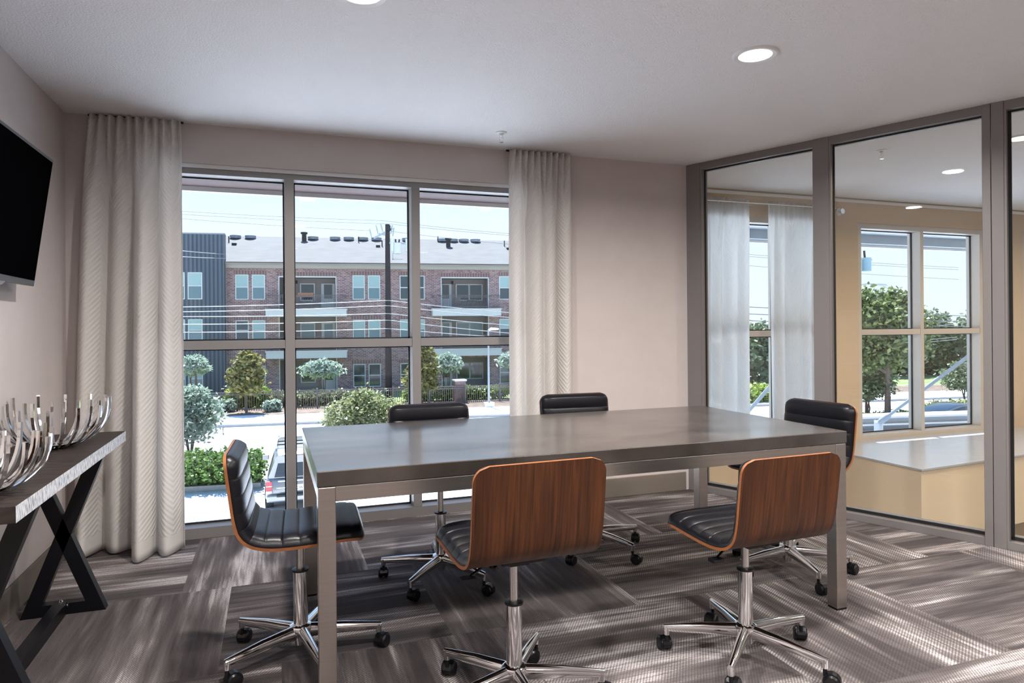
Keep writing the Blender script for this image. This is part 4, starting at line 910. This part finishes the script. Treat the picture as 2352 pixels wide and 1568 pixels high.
for i, (x, y, rz_, lab) in enumerate(((47, 52, 3.6, 'distant round green tree behind the big shade tree'), (56, 50, 3.7, 'distant green tree right of the mullion in the right window'), (62.5, 50, 3.7, 'distant green tree in the middle of the right pane'), (69, 49, 4.2, 'tallest distant green tree at the right edge of the right window'),
                                      (76, 48, 4.0, 'distant green tree beyond the right window edge'), (33.5, 41, 3.1, 'distant tree in the narrow gap between the sheer curtains'), (44.5, 50, 3.2, 'distant tree just right of the curtain gap'))):
    tree('distant_tree', lab, 'tree', x, y, ZG, [(0, 0, rz_*.95, 3.6, 2.4, rz_*.62), (-2.2, 0, rz_*.8, 2.2, 2, rz_*.5), (2.2, 0, rz_*.8, 2.2, 2, rz_*.5), (.5, 0, rz_*1.4, 1.8, 1.6, rz_*.38)], 5000, .27, ('olive', 'dark', 'olive', 'olive', 'dark', 'olive', 'dark')[i], sr=.2, shell=.35)
hedge('dark band of undergrowth under the distant trees', 44, 82, 56.5, 3, 2.0, 9000, .28, 'dark', 14, zb_=ZG)
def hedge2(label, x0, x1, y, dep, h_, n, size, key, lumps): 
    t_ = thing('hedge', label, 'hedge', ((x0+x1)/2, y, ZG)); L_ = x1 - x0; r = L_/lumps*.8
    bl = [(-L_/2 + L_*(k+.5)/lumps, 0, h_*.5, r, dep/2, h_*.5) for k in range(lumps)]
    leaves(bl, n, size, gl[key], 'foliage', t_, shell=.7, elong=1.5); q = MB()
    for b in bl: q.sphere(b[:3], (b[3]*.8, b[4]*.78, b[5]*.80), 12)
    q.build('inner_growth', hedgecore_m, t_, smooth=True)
hedge2('low green hedge around the trunk of the big shade tree', 24.5, 33.0, 25.6, 1.5, .75, 9000, .10, 'hedge', 9)
hedge2('low pale green hedge above the silver car', 33.4, 42.5, 26.8, 1.6, .95, 7000, .11, 'bush', 9)
hedge2('rounded yellow green hedge in the gap between the sheer curtains', 27.6, 32.4, 37.0, 2.4, 1.25, 4500, .14, 'lime', 4)
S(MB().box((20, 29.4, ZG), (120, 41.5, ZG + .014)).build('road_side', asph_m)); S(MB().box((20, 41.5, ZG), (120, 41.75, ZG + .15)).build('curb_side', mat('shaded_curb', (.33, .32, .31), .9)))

# ------------------------------------------------------------------ vehicles
silver_m = mat('silver_car_paint', (.27, .27, .265), .28, metal=.55, coat=.6); carglass_m = mat('car_glass', (.02, .03, .045), .05, spec=.9); tyre_m = mat('tyre_rubber', (.02, .02, .02), .8)
red_m = mat('red_tail_light', (.45, .015, .03), .2, coat=.5)
def loft(secs):     # secs: list of rings (same length), ring = list of xyz
    n = len(secs[0]); q = MB(); q.add([p for s_ in secs for p in s_], [(i*n+k, i*n+(k+1) % n, (i+1)*n+(k+1) % n, (i+1)*n+k) for i in range(len(secs)-1) for k in range(n)] + [tuple(range(n-1, -1, -1)), tuple(range((len(secs)-1)*n, len(secs)*n))]); return q
def ring(y, hw, z0, z1, hw2=None, r=.08):     # rounded cross-section at y, bottom half width hw, top half width hw2
    hw2 = hw if hw2 is None else hw2; o = []
    for (sx, zz, h_) in ((1, z0, hw), (1, z1, hw2), (-1, z1, hw2), (-1, z0, hw)):
        up = zz == z1
        for k in range(4):
            a = k / 3 * math.pi / 2; dx, dz = (math.cos(a), math.sin(a)) if (sx > 0) == up else (math.sin(a), math.cos(a))
            o.append((sx*(h_ - r + r*dx), y, zz + (-r + r*dz if up else r - r*dz)))
    return o
su = thing('suv', 'silver estate style off road car seen from behind beside the hedge', 'car', (.66, 19.9, ZG), R(-2), None)
b_ = loft([ring(0, .86, .46, .92, .84), ring(.06, .90, .40, .98, .87), ring(.9, .93, .34, 1.0, .88), ring(2.6, .93, .34, 1.0, .88), ring(3.5, .93, .34, 1.0, .86), ring(4.4, .90, .36, .97, .80), ring(4.72, .84, .42, .88, .72)])
b_.build('body', silver_m, su, smooth=True, angle=50)
g = loft([ring(.10, .82, .94, 1.62, .62, .09), ring(.28, .84, .94, 1.72, .66, .1), ring(2.2, .84, .94, 1.75, .67, .1), ring(3.0, .82, .94, 1.70, .64, .1), ring(3.75, .80, .94, 1.02, .74, .04)])
g.build('cabin', silver_m, su, smooth=True, angle=50)
MB().add([(-.66, .055, 1.02), (.66, .055, 1.02), (.53, .115, 1.53), (-.53, .115, 1.53)], [(0, 1, 2, 3)]).build('rear_window', carglass_m, su)
for sx in (-1, 1):
    sd_ = MB()
    for y0, y1 in ((.42, 1.15), (1.25, 2.05), (2.13, 2.9)):
        sd_.add([(sx*.846, y0, 1.04), (sx*.846, y1, 1.04), (sx*.725, y1 - .05, 1.55), (sx*.725, y0 + .05, 1.55)], [(0, 1, 2, 3)])
    sd_.build('side_window', carglass_m, su)
    tq = MB().box((sx*.72, -.015, .66), (sx*.885, .2, .93)).build('tail_light', red_m, su, bevel=.015)
    MB().box((sx*.725, -.02, .60), (sx*.88, .18, .66)).box((sx*.725, -.022, .78), (sx*.88, .16, .80)).build('lens_strip', white_m, tq)
    MB().box((sx*.92, 3.05, .98), (sx*1.12, 3.15, 1.14)).build('mirror', silver_m, su, bevel=.02)
    MB().tube([(sx*.60, .35, 1.78), (sx*.62, .5, 1.82), (sx*.62, 2.4, 1.83), (sx*.60, 2.6, 1.78)], .022, 8).build('roof_rail', grey_m, su, smooth=True)
    for y in (.95, 3.75):
        wq = MB().cyl((sx*.72, y, .35), (sx*.94, y, .35), .35, n=24).build('wheel', tyre_m, su, smooth=True)
        MB().cyl((sx*.90, y, .35), (sx*.95, y, .35), .21, n=20).build('rim', silver_m, wq)
for y in (.7, 1.3): MB().box((-.6, y, 1.81), (.6, y + .05, 1.84)).build('cross_bar', gasket_m, su)
MB().box((-.86, -.12, .36), (.86, .06, .56)).build('bumper', silver_m, su, bevel=.04)
MB().box((-.60, -.135, .50), (.60, -.02, .565)).build('bumper_pad', gasket_m, su, bevel=.01)
MB().box((-.56, -.008, .90), (.56, .02, .93)).box((-.6, -.004, .72), (.6, .01, .735)).build('tailgate_trim', chrome_m, su)
MB().box((-.45, .10, 1.60), (.45, .14, 1.63)).build('brake_light', red_m, su)
np_ = MB().box((-.10, -.015, .64), (.21, -.004, .80)).build('number_plate', white_m, su)
tx = bpy.data.curves.new('plate_text', 'FONT'); tx.body = 'CW'; tx.size = .11; tx.extrude = .001
_tmp = bpy.data.objects.new('plate_text', tx); COL.objects.link(_tmp)
tm = bpy.data.meshes.new_from_object(_tmp.evaluated_get(bpy.context.evaluated_depsgraph_get())); bpy.data.objects.remove(_tmp)
to = bpy.data.objects.new('plate_lettering', tm); COL.objects.link(to); to.parent = np_; to.location = (-.085, -.017, .675); to.rotation_euler = (math.pi/2, 0, 0); tm.materials.clear(); tm.materials.append(mat('plate_ink', (.03, .05, .12), .5))
ca = thing('sedan', 'low silver car parked beyond the parapet in the right window', 'car', (28.4, 23.6, ZG), R(-90))
b_ = loft([ring(0, .80, .38, .80, .78), ring(.5, .88, .30, .86, .84), ring(2.4, .90, .28, .88, .86), ring(4.2, .88, .30, .92, .84), ring(4.8, .80, .38, .86, .76)])
b_.build('body', silver_m, ca, smooth=True, angle=50)
prof = [(.9, .86), (1.5, 1.14), (2.1, 1.29), (2.8, 1.34), (3.5, 1.27), (4.2, 1.05), (4.6, .90)]
loft([ring(y, .80, .80, z, .80 - (z - .8)*.35, .06) for y, z in [(.9, .92)] + prof[1:-1] + [(4.6, .93)]]).build('cabin', silver_m, ca, smooth=True, angle=50)
for sx in (-1, 1):
    q = MB()
    for ys in (((1.25, .93, 1.0), (1.7, .93, 1.10), (2.35, .93, 1.22), (2.55, .93, 1.24)), ((2.65, .93, 1.25), (3.2, .93, 1.22), (3.75, .95, 1.08), (3.95, .96, .99))):
        lo = [(sx*(.815 - (a[1]-.8)*.30), a[0], a[1]) for a in ys]; hi = [(sx*(.815 - (a[2]-.8)*.33), a[0], a[2]) for a in ys]
        q.add(lo + hi[::-1], [tuple(range(8))])
    q.build('side_window', carglass_m, ca)
    for y in (.95, 3.85):
        MB().cyl((sx*.70, y, .33), (sx*.90, y, .33), .33, n=24).build('wheel', tyre_m, ca, smooth=True)
